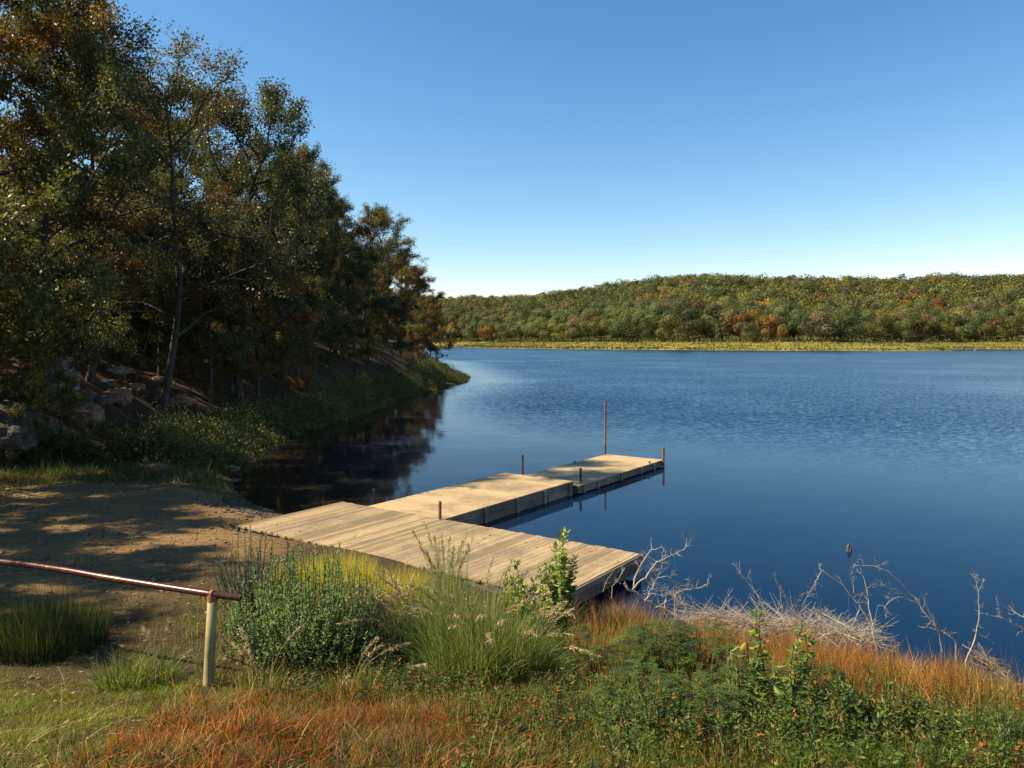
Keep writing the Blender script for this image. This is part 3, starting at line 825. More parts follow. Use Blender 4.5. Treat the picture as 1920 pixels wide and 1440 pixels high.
mb.tube([ptop + np.array([0, 0, -.05]), ptop + np.array([0, 0, .015])], [.053, .05], 16)
mb.build('weld_collar', M['rust'], pp, smooth=True)
q1 = pts[-2]; gx, gy = q1[0] + bl[0], q1[1] + bl[1]
post_at(np.array([q1[0], q1[1], q1[2] - .03]), np.array([q1[0], q1[1], gz(gx, gy) - bl[2] - .25]))

# ------------------------------------------------------------------ rocks
from mathutils import noise as mn
def rock(px, py, w, h, dep, mat, label, seed, cat='rock', rz=0, sink=.25, sub=4, pos=None, group=None, name='boulder', sharp=.34):
    p = G(px, py) if pos is None else np.array(pos)
    bm = bmesh.new(); bmesh.ops.create_icosphere(bm, subdivisions=sub, radius=1)
    off = Vector((seed * 3.1, seed * 1.7, seed * .9))
    for v in bm.verts:
        co = v.co.copy()
        n1 = mn.voronoi(co * 1.3 + off)[0][0]; n2 = mn.fractal(co * 2.2 + off, 1, 2, 4)
        n3 = mn.voronoi(co * 3.1 + off)[0][0]
        k = 1 + sharp * 1.5 * (n1 - .5) + .22 * n2 + .14 * (n3 - .4)
        co = co * k
        co = Vector([math.copysign(abs(c) ** .8, c) for c in co])
        v.co = Vector((co.x * w / 2, co.y * dep / 2, co.z * h / 2 + h / 2 - sink * h))
    me = bpy.data.meshes.new(name); bm.to_mesh(me); bm.free(); me.materials.append(mat)
    o = link(bpy.data.objects.new(name, me)); o.location = p; o.rotation_euler = (0, 0, rz)
    return tag(o, label, cat, group)
GR = 'rocks on the wooded bank'
rock(8, 842, 2.3, 1.5, 1.9, M['stonegrey'], 'large grey boulder at the left edge of the picture above a bush', 2, group=GR, sink=.1)
rock(118, 742, 1.0, 1.75, .9, M['stonepale'], 'upright pale grey rock face at the foot of the trees on the left', 5, group=GR, sink=.15)
rock(70, 735, 1.6, .9, 1.0, M['stonegrey'], 'dark rock ledge left of the upright pale rock', 6, group=GR)
rock(160, 790, 1.2, .8, 1.0, M['stonered'], 'reddish rounded boulder on the bare bank below the pale rock', 7, group=GR)
rock(222, 700, .9, .4, .6, M['stonepale'], 'flat grey slab on dark litter right of the upright rock', 8, group=GR)
rock(215, 755, 1.3, .5, .7, M['stonered'], 'long reddish ledge stone on the bank above the shoreline bushes', 9, group=GR)
rock(441, 733, .5, .32, .4, M['stonepale'], 'small whitish stone lying alone on the bank in mid slope', 10, group=GR, sink=.1)
rock(492, 706, 1.0, .8, .7, M['stonegrey'], 'pale broken rock outcrop between dark trunks in mid slope', 11, group=GR)
rock(330, 760, 1.5, .45, .8, M['stonered'], 'low brown ledge stone below the dark trunks', 12, group=GR)
rock(75, 812, 1.0, .55, .8, M['stonegrey'], 'grey rock at the right foot of the large left boulder', 13, group=GR)
rock(293, 882, .62, .30, .45, M['stonered'], 'pinkish stone in the weeds at the back edge of the dirt lot', 14, group='stones by the dirt lot', sink=.3)
rock(262, 880, .42, .16, .3, M['stonered'], 'small low stone left of the pinkish one behind the dirt lot', 16, group='stones by the dirt lot', sink=.3)
rock(432, 884, .56, .26, .4, M['stonered'], 'flat topped tan stone at the water edge beside the dark cove', 15, group='stones by the dirt lot', sink=.3)
for k in range(26):
    px_ = random.uniform(60, 600); py_ = np.interp(px_, [60, 300, 600], [765, 745, 705]) + random.uniform(-40, 25); w_ = random.uniform(.3, .9)
    rock(px_, py_, w_, w_ * random.uniform(.4, .7), w_ * .8, random.choice([M['stonegrey'], M['stonered']]), 'small rock strewn on the brown bank under the dark trees', 50 + k, group='small rocks on the bank under the trees', sub=3, rz=random.uniform(0, 3), name='rock', sink=.3)
p = P(1592, 1034, 1); Yr = EYE * F / (1034 - 640)
rock(0, 0, .10, .27, .09, M['graywood'], 'brown stub of a snag poking out of the open water', 19, cat='snag', pos=((1592 - 960) / F * Yr, Yr, -.12), name='snag', sink=.0, sub=3)

# gravel at the water edge by the platform
mb = MB(); n = 1500
ax = rng.uniform(0, 1, n); gx = -7.6 + ax * 2.4 + rng.normal(0, .16, n); gy = 20.2 - ax * 1.6 + rng.normal(0, .55, n)
gzv = ground_z(gx, gy); ok = gzv > .01; gx, gy, gzv = gx[ok], gy[ok], gzv[ok]
for i in range(len(gx)):
    s_ = random.uniform(.012, .045); a_ = random.uniform(0, 3.1); t_ = random.uniform(.5, 1.3)
    mb.box((gx[i], gy[i], gzv[i] + s_ * .2), (math.cos(a_), math.sin(a_), .2), (-math.sin(a_), math.cos(a_), -.1), (0.1, -.2, 1), s_, s_ * .7, s_ * .45, (.13 * t_, .10 * t_, .07 * t_))
o = mb.build('gravel', M['dry']); tag(o, 'patch of loose stones at the water edge beside the platform', 'gravel', kind='stuff')

# ------------------------------------------------------------------ plants: generators
def leafy(name, pos, h, w, stems, per, L, W, pal, label, cat='shrub', group=None, up=.25, fold=.22, stemcol=(.12, .09, .05), curve=.25, start=.15, mat='veg', dens_top=False, part=True):
    """a clump of upright stems with leaves along them"""
    root = empty(name, tuple(pos)); tag(root, label, cat, group)
    sb = MB(); lb = MB()
    for s in range(stems):
        a = rng.uniform(0, 6.28); rad = math.sqrt(rng.random()) * w / 2
        hh_ = h * rng.uniform(.45, 1.08) * (1 - .35 * (rad / (w / 2)) ** 2)
        b0 = np.array([math.cos(a), math.sin(a), 0]) * rad * .45
        t1 = np.array([math.cos(a), math.sin(a), 0]) * rad + np.array([rng.normal(0, .04) * h, rng.normal(0, .04) * h, hh_])
        k = 6; ts = np.linspace(0, 1, k)
        pts = np.array([b0 * (1 - t) + t1 * t + np.array([math.cos(a), math.sin(a), 0]) * curve * rad * math.sin(t * 3.14) * .5 for t in ts])
        pts[:, 2] = hh_ * ts ** .9 - .03 * (ts == 0); pts[1:-1] += rng.normal(0, .012 * h, (k - 2, 3))
        sb.tube(pts, np.linspace(.006, .002, k) * (1 + h * .4), 3, col=stemcol)
        n = max(4, int(per * hh_ / h))
        t = rng.uniform(start, 1.0, n); 
        if dens_top: t = start + (1 - start) * rng.beta(1.6, 1, n)
        f = t * (k - 1); i0 = np.minimum(f.astype(int), k - 2); ff = (f - i0)[:, None]
        p_ = pts[i0] * (1 - ff) + pts[i0 + 1] * ff
        az = rng.uniform(0, 6.28, n)
        D = unit(np.stack([np.cos(az), np.sin(az), up + rng.normal(0, .3, n) + .5 * (t > .9)], 1))
        S = unit(np.cross(D, np.array([0, 0, 1.0])) + rng.normal(0, .25, (n, 3)))
        sz = rng.uniform(.6, 1.2, n) * (1 - .35 * t)
        leafs(lb, p_, D, S, L * sz, W * sz, pick(pal, n), fold=fold)
    sb.build('stem', M['dry'], root); lb.build('foliage', M[mat], root)
    return root

def fern(name, pos, h, w, fronds, pal, label, group=None, pairs=13, cat='shrub', arch=.45, lsize=1.0):
    """stems bearing long feather compound leaves"""
    root = empty(name, tuple(pos)); tag(root, label, cat, group)
    sb = MB(); lb = MB()
    for s in range(fronds):
        a = rng.uniform(0, 6.28); rad = math.sqrt(rng.random()) * w * .42; hb = h * rng.uniform(.25, .95) * (1 - .4 * (rad / (w * .42)) ** 2)
        p0 = np.array([math.cos(a) * rad, math.sin(a) * rad, hb])
        if s % 4 == 0: sb.tube([p0 * np.array([.3, .3, 0]), p0 * np.array([.6, .6, .55]), p0], [.008, .006, .003], 4, col=(.10, .07, .04))
        az = a + rng.normal(0, .7); FL = rng.uniform(.16, .30) * (.6 + .4 * h)
        dv = np.array([math.cos(az), math.sin(az), 0])
        ts = np.linspace(0, 1, 6)
        spine = np.array([p0 + dv * FL * t + np.array([0, 0, FL * (.45 * t - arch * 1.7 * t * t)]) for t in ts])
        sb.tube(spine, np.linspace(.0025, .001, 6), 3, col=(.10, .11, .03))
        t = np.repeat(np.linspace(.08, .98, pairs), 2); f = t * 5; i0 = np.minimum(f.astype(int), 4); ff = (f - i0)[:, None]
        pp_ = spine[i0] * (1 - ff) + spine[i0 + 1] * ff
        tg = unit(spine[i0 + 1] - spine[i0]); sd = np.cross(tg, [0, 0, 1.0]) * np.tile([1, -1], pairs)[:, None]
        D = unit(sd + tg * .35 + rng.normal(0, .12, sd.shape)); S = unit(tg + rng.normal(0, .1, tg.shape))
        ln = FL * .23 * lsize * np.sin(np.pi * (t * .8 + .15)) 
        c = pick(pal, 1)[0]
        leafs(lb, pp_, D, S, ln, ln * .34, c * rng.uniform(.85, 1.15, (len(t), 1)))
    sb.build('stem', M['dry'], root); lb.build('foliage', M['veg'], root); return root

def tuft(name, pos, rad, n, H, pal, label, lean=.5, W=.008, cat='grass clump', group=None, droop=.6, tip=None, plumes=0, plume_col=(.36, .27, .14), plume_h=1.2, mat='veg', plume_lean=.6, plume_az=None, plen=.3):
    root = empty(name, tuple(pos)); tag(root, label, cat, group)
    mb = MB(); a = rng.uniform(0, 6.28, n); rr = np.sqrt(rng.random(n)) * rad
    px_, py_ = np.cos(a) * rr, np.sin(a) * rr
    zz = ground_z(px_ + pos[0], py_ + pos[1]) - pos[2] - .03
    hh_ = H * rng.uniform(.45, 1.05, n) * (1 - .3 * (rr / rad) ** 2)
    az = a + rng.normal(0, .9, n); ln = np.abs(rng.normal(lean * .6, lean * .5, n)) * (.35 + .65 * rr / rad)
    c = pick(pal, n, .38); tc = c * 1.25 if tip is None else c * .4 + np.array(tip) * .6
    blades(mb, np.stack([px_, py_, zz], 1), hh_, W * rng.uniform(.6, 1.3, n), az, np.clip(ln, 0, 1.6), c, tc, droop, levels=5)
    mb.build('blades', M[mat], root)
    if plumes:
        mb = MB()
        for k in range(plumes):
            a_ = rng.uniform(0, 6.28); r0 = rad * .5 * rng.random(); az_ = (rng.normal(plume_az, .7) if plume_az is not None else a_ + rng.normal(0, .6)); L_ = H * plume_h * rng.uniform(.8, 1.1); le = plume_lean * rng.uniform(.4, 1.2)
            ts = np.linspace(0, 1, 9)
            pts = np.stack([math.cos(a_) * r0 + math.cos(az_) * le * L_ * ts ** 2, math.sin(a_) * r0 + math.sin(az_) * le * L_ * ts ** 2, L_ * (ts - .42 * le * ts ** 3)], 1)
            mb.tube(pts, np.linspace(.003, .0012, 9), 3, col=(.28, .22, .10))
            m = 120; t = rng.uniform(1 - plen, 1, m); f = t * 8; i0 = np.minimum(f.astype(int), 7); ff = (f - i0)[:, None]
            p_ = pts[i0] * (1 - ff) + pts[i0 + 1] * ff; tg = unit(pts[i0 + 1] - pts[i0])
            D = unit(tg + rng.normal(0, .38, (m, 3)) + np.array([0, 0, -.25])); S = side_of(D)
            ln_ = .055 * rng.uniform(.5, 1.3, m)
            leafs(mb, p_, D, S, ln_, ln_ * .10 + .0015, np.array(plume_col) * rng.uniform(.7, 1.3, (m, 1)))
        mb.build('plumes', M['dry'], root)
    return root

SIL = [(.18, .26, .08, 3), (.24, .32, .13, 3), (.09, .15, .03, 2), (.24, .33, .05, 1.6)]
GRN = [(.07, .12, .016, 3), (.12, .18, .024, 3), (.04, .075, .012, 2)]
LIME = [(.26, .34, .06, 3), (.38, .45, .12, 2.4), (.10, .14, .03, 2), (.28, .27, .07, .7)]
FERN = [(.065, .105, .018, 3), (.10, .14, .024, 3), (.04, .07, .012, 2)]
RUST = [(.34, .115, .018, 3), (.44, .19, .032, 2.5), (.18, .055, .012, 2.6), (.48, .30, .09, 1.1), (.15, .15, .025, 1.3)]
TAN = [(.34, .26, .12, 3), (.25, .20, .08, 2), (.42, .33, .18, 1)]
GG = [(.10, .155, .03, 3), (.17, .215, .045, 3), (.05, .085, .018, 2.4), (.30, .25, .09, 1.5)]
YEL = [(.44, .36, .05, 3), (.32, .32, .05, 3), (.48, .33, .08, 2)]
SHADED = [(.028, .042, .014, 3), (.045, .06, .018, 2), (.10, .095, .035, 1)]  # left-edge grass, its shade put into the blade colours by darkening them

SHR = 'shrubs at the top of the near bank'
leafy('shrub', G(575, 1238), 1.24, 1.75, 210, 120, .064, .022, SIL, 'big silvery green shrub with small narrow leaves right of the pipe rail', group=SHR, curve=.4)
leafy('shrub', G(475, 1150), 1.10, 1.2, 90, 90, .06, .017, [(.09, .12, .075, 3), (.12, .155, .10, 2), (.07, .09, .05, 1)], 'loose bluish green shrub behind the end of the rail and the big silvery shrub', group=SHR)
leafy('shrub', G(672, 1215), .78, .7, 46, 80, .05, .015, SIL, 'smaller narrow leafed shrub joined to the right side of the big silvery shrub', group=SHR)
leafy('shrub', G(545, 1130), .85, .42, 9, 60, .06, .022, GRN, 'upright deep green sprigs standing in front of the platform corner', group=SHR)
leafy('shrub', G(637, 1140), .95, .3, 5, 60, .055, .02, SIL, 'single leafy wand before yellow grass at the platform edge', group=SHR)
leafy('leafy_plant', G(1050, 1192), 1.62, .50, 13, 150, .15, .072, LIME, 'tall pale green broad leafed plant in front of the platform, tip above the deck', 'plant', up=.1, start=.12, curve=.1, fold=.1)
leafy('leafy_plant', G(985, 1200), 1.05, .6, 14, 110, .14, .065, LIME, 'shorter pale green broad leafed plant touching the left of the tallest one', 'plant', up=.3)
leafy('leafy_plant', G(1082, 1195), .42, .34, 8, 40, .13, .055, [(.20, .27, .05, 3), (.28, .31, .06, 2)], 'low bright green leafy plant at the right foot of the tall pale plant', 'plant')
leafy('leafy_plant', G(1460, 1360), .92, .62, 20, 34, .15, .055, [(.08, .14, .025, 4), (.14, .21, .03, 3), (.42, .36, .06, 1.3), (.42, .12, .05, .6)], 'green plant with long leaves turning yellow and red in front of rusty grass', 'plant', up=-.1)
leafy('leafy_plant', G(1385, 1362), .66, .42, 12, 26, .14, .034, [(.08, .12, .025, 3), (.24, .26, .06, 1.4)], 'weedy plant with striped yellow leaves left of the one turning red', 'plant', up=-.1)
leafy('shrub', G(1255, 1418), .50, .95, 70, 40, .07, .03, [(.06, .10, .014, 4), (.11, .16, .02, 2), (.26, .10, .03, .7)], 'dark leafy bush at the bottom edge under the feathery bushes', group=SHR, curve=.5)
leafy('shrub', G(1640, 1400), .50, 1.0, 70, 40, .07, .03, [(.07, .11, .015, 4), (.13, .18, .024, 2), (.28, .12, .03, .7)], 'dark leafy bush at lower right between the turning plant and the picture edge', group=SHR, curve=.5)
leafy('leafy_plant', G(1560, 1392), .46, .9, 30, 22, .085, .045, GRN, 'low spreading green vine right of the plant turning red', 'plant')

FG = 'feathery compound leafed bushes in the foreground'
for (px_, py_, h_, w_, fr, lab) in [(1115, 1285, .50, .42, 34, 'leftmost feathery leafed bush, narrow and upright'), (1235, 1300, .62, .62, 95, 'tallest feathery leafed bush, grey green, before rusty grass'),
        (1320, 1300, .55, .5, 60, 'feathery leafed bush right of the tallest one against rusty grass'), (1200, 1372, .42, .6, 55, 'low feathery bush in shade below the tallest feathery bush'),
        (1300, 1395, .42, .6, 60, 'low dense feathery bush near the bottom edge left of the yellow leafed plant'), (1530, 1345, .42, .42, 40, 'feathery bush right of the plant turning yellow and red'),
        (1405, 1330, .40, .45, 40, 'feathery bush half hidden behind the plants turning yellow')]:
    fern('feathery_bush', G(px_, py_), h_ * 1.25, w_ * 1.1, int(fr * 2.6), FERN, lab, FG, pairs=11, arch=.35)

tuft('grass_clump', G(905, 1262), .58, 2100, 1.12, GG + [(.30, .28, .12, 1)], 'big green fountain of grass with drooping seed heads in the middle of the bank', lean=.8, W=.009, plumes=26, plume_h=1.05, plume_lean=.7)
tuft('grass_clump', G(838, 1190), .26, 750, 1.30, [(.20, .24, .08, 3), (.28, .28, .11, 2)], 'tallest pale upright grass standing in front of the platform boards', lean=.2, plumes=14, plume_h=1.0, plume_lean=.3, plume_col=(.46, .38, .20))
tuft('grass_clump', G(770, 1225), .30, 700, .92, GG, 'grass clump with cream plumes drooping left beside the silvery shrub', lean=.6, plumes=26, plume_h=1.05, plume_lean=.85, plume_az=3.3, plume_col=(.46, .34, .18), plen=.36)
tuft('grass_clump', G(985, 1268), .36, 1000, .72, GG, 'lower green grass right of the big fountain of grass, stems arching right', lean=.8, plumes=6, plume_lean=.9, plume_az=0.2, plume_col=(.42, .33, .16))
tuft('grass_clump', G(90, 1215), .62, 2300, .80, SHADED, 'bushy grass in darkened shade tones under the pipe rail at the left edge', lean=.35, droop=.4)
tuft('grass_clump', G(25, 1225), .45, 1000, .62, SHADED, 'grass in darkened shade tones at the very left edge of the picture', lean=.4)
tuft('grass_clump', G(232, 1290), .24, 360, .55, GG, 'spiky green tuft with long blades left of the rail post', lean=1.1, W=.010)
tuft('grass_clump', G(300, 1275), .16, 120, .55, GG, 'thin tuft with blades reaching right between dark grass and post', lean=1.2, W=.009, plumes=3, plume_lean=.5)
tuft('grass_clump', G(640, 1098), .55, 2000, .62, YEL, 'bright yellow grass against the near edge of the platform', lean=.35, W=.008)
tuft('grass_clump', G(745, 1118), .50, 1500, .50, YEL + [(.22, .22, .05, 3)], 'yellow and green grass at the platform edge left of the tallest pale grass', lean=.4)
tuft('grass_clump', G(560, 1085), .4, 700, .42, YEL, 'short yellow grass where the platform edge meets the dirt', lean=.35)
tuft('grass_clump', G(490, 1318), .22, 260, .55, TAN + GG, 'straggly straw coloured grass just right of the rail post foot', lean=.9, plumes=5, plume_lean=.6)
tuft('grass_clump', G(655, 1318), .22, 220, .5, RUST + GG, 'thin rusty green grass below the silvery shrub', lean=.9, plumes=4, plume_lean=.7)
tuft('grass_clump', G(1165, 1150), .35, 750, .42, [(.30, .30, .06, 3), (.36, .22, .06, 2)], 'yellow green grass at the right corner of the platform', lean=.6, W=.010)
tuft('grass_clump', G(1890, 1330), .45, 900, .5, GG + [(.2, .24, .07, 3)], 'green grass clump at the right edge of the picture by the water', lean=.5)

# ground cover
def cover(name, n, poly_px, dens, H, W, pal, lean, label, mat='veg', tip=None, jitter=1.1, levels=4, noise_cut=None, droop=.6, patch=0):
    pts = np.array([G(*p)[:2] for p in poly_px])
    lo, hi = pts.min(0), pts.max(0)
    c = rng.uniform(lo, hi, (n * 4, 2)); d_, in_ = seg_dist(c[:, 0], c[:, 1], pts)
    edge = np.where(in_, d_, -d_); ok = edge + rng.normal(0, jitter, len(c)) * .5 > 0
    if noise_cut: ok &= fnoise(c[:, 0] * 1.9 + 9, c[:, 1] * 1.9) > noise_cut + rng.normal(0, .05, len(c))
    c = c[ok][:n]
    if patch:   # gather the blades into tussocks
        cen = rng.uniform(lo, hi, (patch, 2)); k = rng.integers(0, patch, len(c)); m_ = rng.random(len(c)) < .6
        q = cen[k] + rng.normal(0, .07, (len(c), 2)); d2, in2 = seg_dist(q[:, 0], q[:, 1], pts); m_ &= in2; c = np.where(m_[:, None], q, c)
    z = ground_z(c[:, 0], c[:, 1]); ok = z > .08; c, z = c[ok], z[ok]; m = len(c)
    big = fnoise(c[:, 0] * 1.3, c[:, 1] * 1.3)
    pv = np.array([p_[:3] for p_ in pal]); pw = np.cumsum([p_[3] if len(p_) > 3 else 1 for p_ in pal]); pw = pw / pw[-1]
    q_ = fnoise(c[:, 0] * 2.3 + 70, c[:, 1] * 2.3 + 5); q_ = np.argsort(np.argsort(q_ + rng.normal(0, .15, m))) / m
    col = pv[np.minimum(np.searchsorted(pw, q_), len(pv) - 1)] * rng.uniform(.55, 1.5, (m, 1)) * rng.uniform(.9, 1.1, (m, 3)) * (0.7 + .75 * big)[:, None]
    mb = MB(); tc = None if tip is None else col * .5 + np.array(tip) * .5
    azf = vnoise(c[:, 0] * 2.5 + 3, c[:, 1] * 2.5) * 12
    blades(mb, np.stack([c[:, 0], c[:, 1], z - .02], 1), H * rng.beta(2, 2.2, m) * 1.5 * (.25 + 1.5 * fnoise(c[:, 0] * 3.1, c[:, 1] * 3.1)), W * rng.uniform(.5, 1.5, m), azf + rng.normal(0, 1.1, m), np.abs(rng.normal(lean, lean * .7, m)), col, tc, droop, levels=levels)
    o = mb.build(name, M[mat]); tag(o, label, 'grass', kind='stuff'); return o

cover('lawn_grass', 60000, [(-250, 1262), (330, 1262), (470, 1300), (330, 1350), (260, 1480), (-350, 1480)], 0, .075, .007, [(.15, .18, .014, 4), (.24, .24, .024, 3), (.30, .22, .05, 1.5), (.07, .10, .012, 2)], .9, 'short green lawn in the lower left corner', levels=3)
cover('rust_grass', 34000, [(280, 1360), (500, 1318), (760, 1330), (980, 1350), (1050, 1480), (180, 1480)], 0, .18, .0105, [(.27, .075, .010, 3), (.10, .12, .018, 2.4), (.38, .115, .014, 2.8), (.06, .03, .012, 2.4), (.38, .22, .08, 1.3), (.12, .14, .025, 1.4)], .95, 'curly rust coloured grass at the bottom left of centre', mat='veg', patch=260)
cover('bank_grass', 52000, [(1080, 1190), (1300, 1212), (1500, 1240), (1800, 1278), (1900, 1330), (1850, 1370), (1600, 1345), (1400, 1320), (1150, 1280), (1070, 1240)], 0, .42, .0085, RUST + [(.10, .045, .015, 2), (.12, .15, .025, 3.2)], .34, 'dense tall rusty orange grass along the top of the bank by the water', tip=(.40, .20, .06), patch=240)
cover('weeds', 34000, [(420, 1265), (700, 1290), (1100, 1290), (1250, 1330), (1250, 1480), (700, 1480), (760, 1340), (500, 1330)], 0, .16, .008, [(.08, .12, .014, 4), (.14, .17, .024, 3), (.24, .11, .025, 2), (.36, .19, .05, 1.2), (.04, .07, .012, 2.4)], .6, 'low olive weeds and grass across the middle foreground', patch=300)
cover('meadow_grass', 34000, [(1230, 1330), (1600, 1360), (1850, 1350), (1990, 1340), (2050, 1480), (1200, 1480)], 0, .20, .008, [(.08, .12, .015, 4), (.15, .17, .024, 3), (.28, .19, .04, 1.6), (.30, .10, .022, 1.8), (.04, .07, .012, 1.6)], .65, 'green grass and weeds in the lower right corner', patch=260)
cover('stray_grass', 9000, [(380, 1110), (760, 1120), (1080, 1190), (1080, 1250), (700, 1290), (420, 1262), (330, 1180)], 0, .24, .007, GG + TAN, .6, 'thin mixed grass between the shrubs at the top of the bank', patch=120)
cover('lot_grass', 5000, [(-40, 1105), (380, 1110), (420, 1262), (-200, 1262)], 0, .10, .007, [(.16, .14, .05, 3), (.10, .11, .03, 3)], .8, 'sparse dry grass between the dirt lot and the lawn', patch=130, levels=3)
cover('lot_weeds', 4200, [(300, 925), (470, 930), (520, 975), (450, 985), (560, 1030), (420, 1050), (120, 1100), (-60, 1060)], 0, .06, .008, [(.14, .12, .04, 3), (.20, .15, .07, 2)], .9, 'thin scattered weeds on the dirt lot', patch=80, levels=3, noise_cut=.5)
cover('cove_weeds', 9000, [(-60, 925), (180, 900), (330, 905), (455, 935), (470, 905), (430, 880), (250, 862), (-60, 865)], 0, .34, .02, [(.08, .10, .022, 4), (.15, .14, .04, 2), (.05, .07, .02, 2)], .7, 'weeds along the back edge of the dirt lot', patch=150)

# broadleaf weeds among the foreground grass
def broad(name, n, poly_px, hmax, L, pal, label):
    pts = np.array([G(*p)[:2] for p in poly_px]); lo, hi = pts.min(0), pts.max(0)
    c = rng.uniform(lo, hi, (n * 3, 2)); _, in_ = seg_dist(c[:, 0], c[:, 1], pts); c = c[in_]
    c = c[fnoise(c[:, 0] * 2.6 + 40, c[:, 1] * 2.6) > .49][:n]; m = len(c)
    z = ground_z(c[:, 0], c[:, 1]) + rng.uniform(0, hmax, m) * (fnoise(c[:, 0] * 1.2, c[:, 1] * 1.2) + .3)
    D = rand_dirs(m, .15); D[:, 2] *= .5; D = unit(D); S = unit(np.cross(D, [0, 0, 1.0]) + rng.normal(0, .4, (m, 3))); sz = L * rng.uniform(.5, 1.2, m)
    mb = MB(); leafs(mb, np.stack([c[:, 0], c[:, 1], z], 1), D, S, sz, sz * .45, pick(pal, m), fold=.2)
    o = mb.build(name, M['veg']); tag(o, label, 'weeds', kind='stuff')
broad('broadleaf_weeds', 9000, [(1150, 1310), (1400, 1300), (1650, 1360), (1950, 1380), (1990, 1480), (1150, 1480)], .34, .045, GRN + [(.15, .18, .04, 1), (.25,.17,.05,.6)], 'mass of small green leaves in the lower right foreground')
broad('clover_weeds', 9000, [(430, 1280), (1150, 1290), (1200, 1480), (850, 1480), (800, 1340), (430, 1320)], .15, .032, GRN + [(.18, .12, .04, 1.5)], 'small leafed weeds through the middle foreground')
# herbs: many small leafy stems grown through the grass
def forbs(name, n, poly_px, h, L, pal, label):
    pts = np.array([G(*p)[:2] for p in poly_px]); lo, hi = pts.min(0), pts.max(0)
    c = rng.uniform(lo, hi, (n * 5, 2)); _, in_ = seg_dist(c[:, 0], c[:, 1], pts); c = c[in_]
    c = c[vnoise(c[:, 0] * 1.9 + 11, c[:, 1] * 1.9) + rng.normal(0, .15, len(c)) > .45][:n]; z = ground_z(c[:, 0], c[:, 1])
    mb = MB()
    for (x_, y_), z_ in zip(c, z):
        if z_ < .1: continue
        hh = h * rng.uniform(.35, 1.15); a = rng.uniform(0, 6.28); ln = rng.uniform(0, .5)
        top = np.array([math.cos(a) * ln * hh, math.sin(a) * ln * hh, hh]); b = np.array([x_, y_, z_])
        mb.tube([b, b + top * np.array([.35, .35, .6]), b + top], [.0035, .003, .0015], 3, col=(.12, .09, .04))
        m = int(rng.integers(10, 26)); t = rng.uniform(.12, 1, m)[:, None]; az = rng.uniform(0, 6.28, m)
        D = unit(np.stack([np.cos(az), np.sin(az), rng.normal(.15, .3, m)], 1)); S = unit(np.cross(D, [0, 0, 1.0]) + rng.normal(0, .25, (m, 3))); sz = L * rng.uniform(.5, 1.25, m) * (1.1 - .5 * t[:, 0])
        leafs(mb, b + top * np.concatenate([t ** 1.3, t ** 1.3, t], 1), D, S, sz, sz * rng.uniform(.25, .5), pick(pal, 1)[0] * rng.uniform(.7, 1.35, (m, 1)), fold=.15)
    o = mb.build(name, M['veg']); tag(o, label, 'weeds', kind='stuff')
HB = [(.08, .12, .016, 4), (.12, .17, .024, 3), (.04, .07, .012, 3), (.24, .19, .04, 1), (.32, .12, .03, 1)]
forbs('herb_weeds', 1000, [(520, 1262), (700, 1262), (1150, 1270), (1280, 1310), (1250, 1480), (860, 1480), (800, 1340), (480, 1320)], .26, .055, HB, 'mixed leafy herbs standing in the middle foreground grass')
forbs('tall_herb_weeds', 620, [(1130, 1290), (1400, 1300), (1700, 1350), (1990, 1350), (2000, 1480), (1150, 1480)], .38, .06, HB, 'taller leafy herbs in the lower right foreground')
forbs('bank_herb_weeds', 420, [(420, 1150), (760, 1150), (1080, 1195), (1120, 1260), (700, 1270), (420, 1250)], .42, .06, HB + SIL[:2], 'leafy herbs filling between the shrubs at the top of the bank')
forbs('rust_herb_weeds', 260, [(1120, 1200), (1500, 1250), (1850, 1310), (1800, 1350), (1150, 1280)], .45, .05, HB, 'green herbs coming up through the rusty grass')
cover('straw', 700, [(0, 1290), (420, 1240), (1100, 1250), (1850, 1300), (2000, 1480), (-100, 1480)], 0, .30, .006, [(.42, .31, .13, 3), (.40, .26, .10, 2), (.30, .15, .05, 1)], 1.3, 'long bleached straws bent over the green grass', mat='dry', droop=.75, levels=6)
# clods and small stones of the dirt lot
mb = MB(); n = 3200
gx = rng.uniform(-15, -3.5, n); gy = rng.uniform(10, 22, n); gzv = ground_z(gx, gy); ok = (gzv > .2); gx, gy, gzv = gx[ok], gy[ok], gzv[ok]
for i in range(len(gx)):
    s_ = random.uniform(.006, .022) * random.choice([1, 1, 1, 1.7]); a_ = random.uniform(0, 3.1); t_ = random.uniform(.6, 1.4)
    mb.box((gx[i], gy[i], gzv[i] + s_ * .2), (math.cos(a_), math.sin(a_), .2), (-math.sin(a_), math.cos(a_), -.1), (0.1, -.2, 1), s_, s_ * .7, s_ * .5, (.22 * t_, .155 * t_, .09 * t_))
o = mb.build('dirt_clods', M['dry']); tag(o, 'small stones and clods strewn over the dirt lot', 'gravel', kind='stuff')
# fallen leaves and straw on the ground
mb = MB(); n = 22000
c = np.stack([rng.uniform(-15, 7, n), rng.uniform(4.3, 24, n)], 1); z = ground_z(c[:, 0], c[:, 1]); ok = (z > .12); c, z = c[ok], z[ok]; n = len(c)
D = rand_dirs(n); D[:, 2] *= .25; D = unit(D); S = unit(np.cross(D, [0, 0, 1.0]) + rng.normal(0, .3, (n, 3))); s_ = rng.uniform(.02, .07, n)
leafs(mb, np.stack([c[:, 0], c[:, 1], z + .012], 1), D, S, s_, s_ * .5, pick([(.25, .14, .06), (.32, .22, .11), (.14, .07, .035), (.22, .17, .09)], n))
m_ = 170; lx = rng.uniform(-4, 4, m_); ly = rng.uniform(-1.4, 1.4, m_) ; q_ = np.array([Cp[0], Cp[1], 0]) + lx[:, None] * Uv + ly[:, None] * Vv; q_[:, 2] = TOP + .006
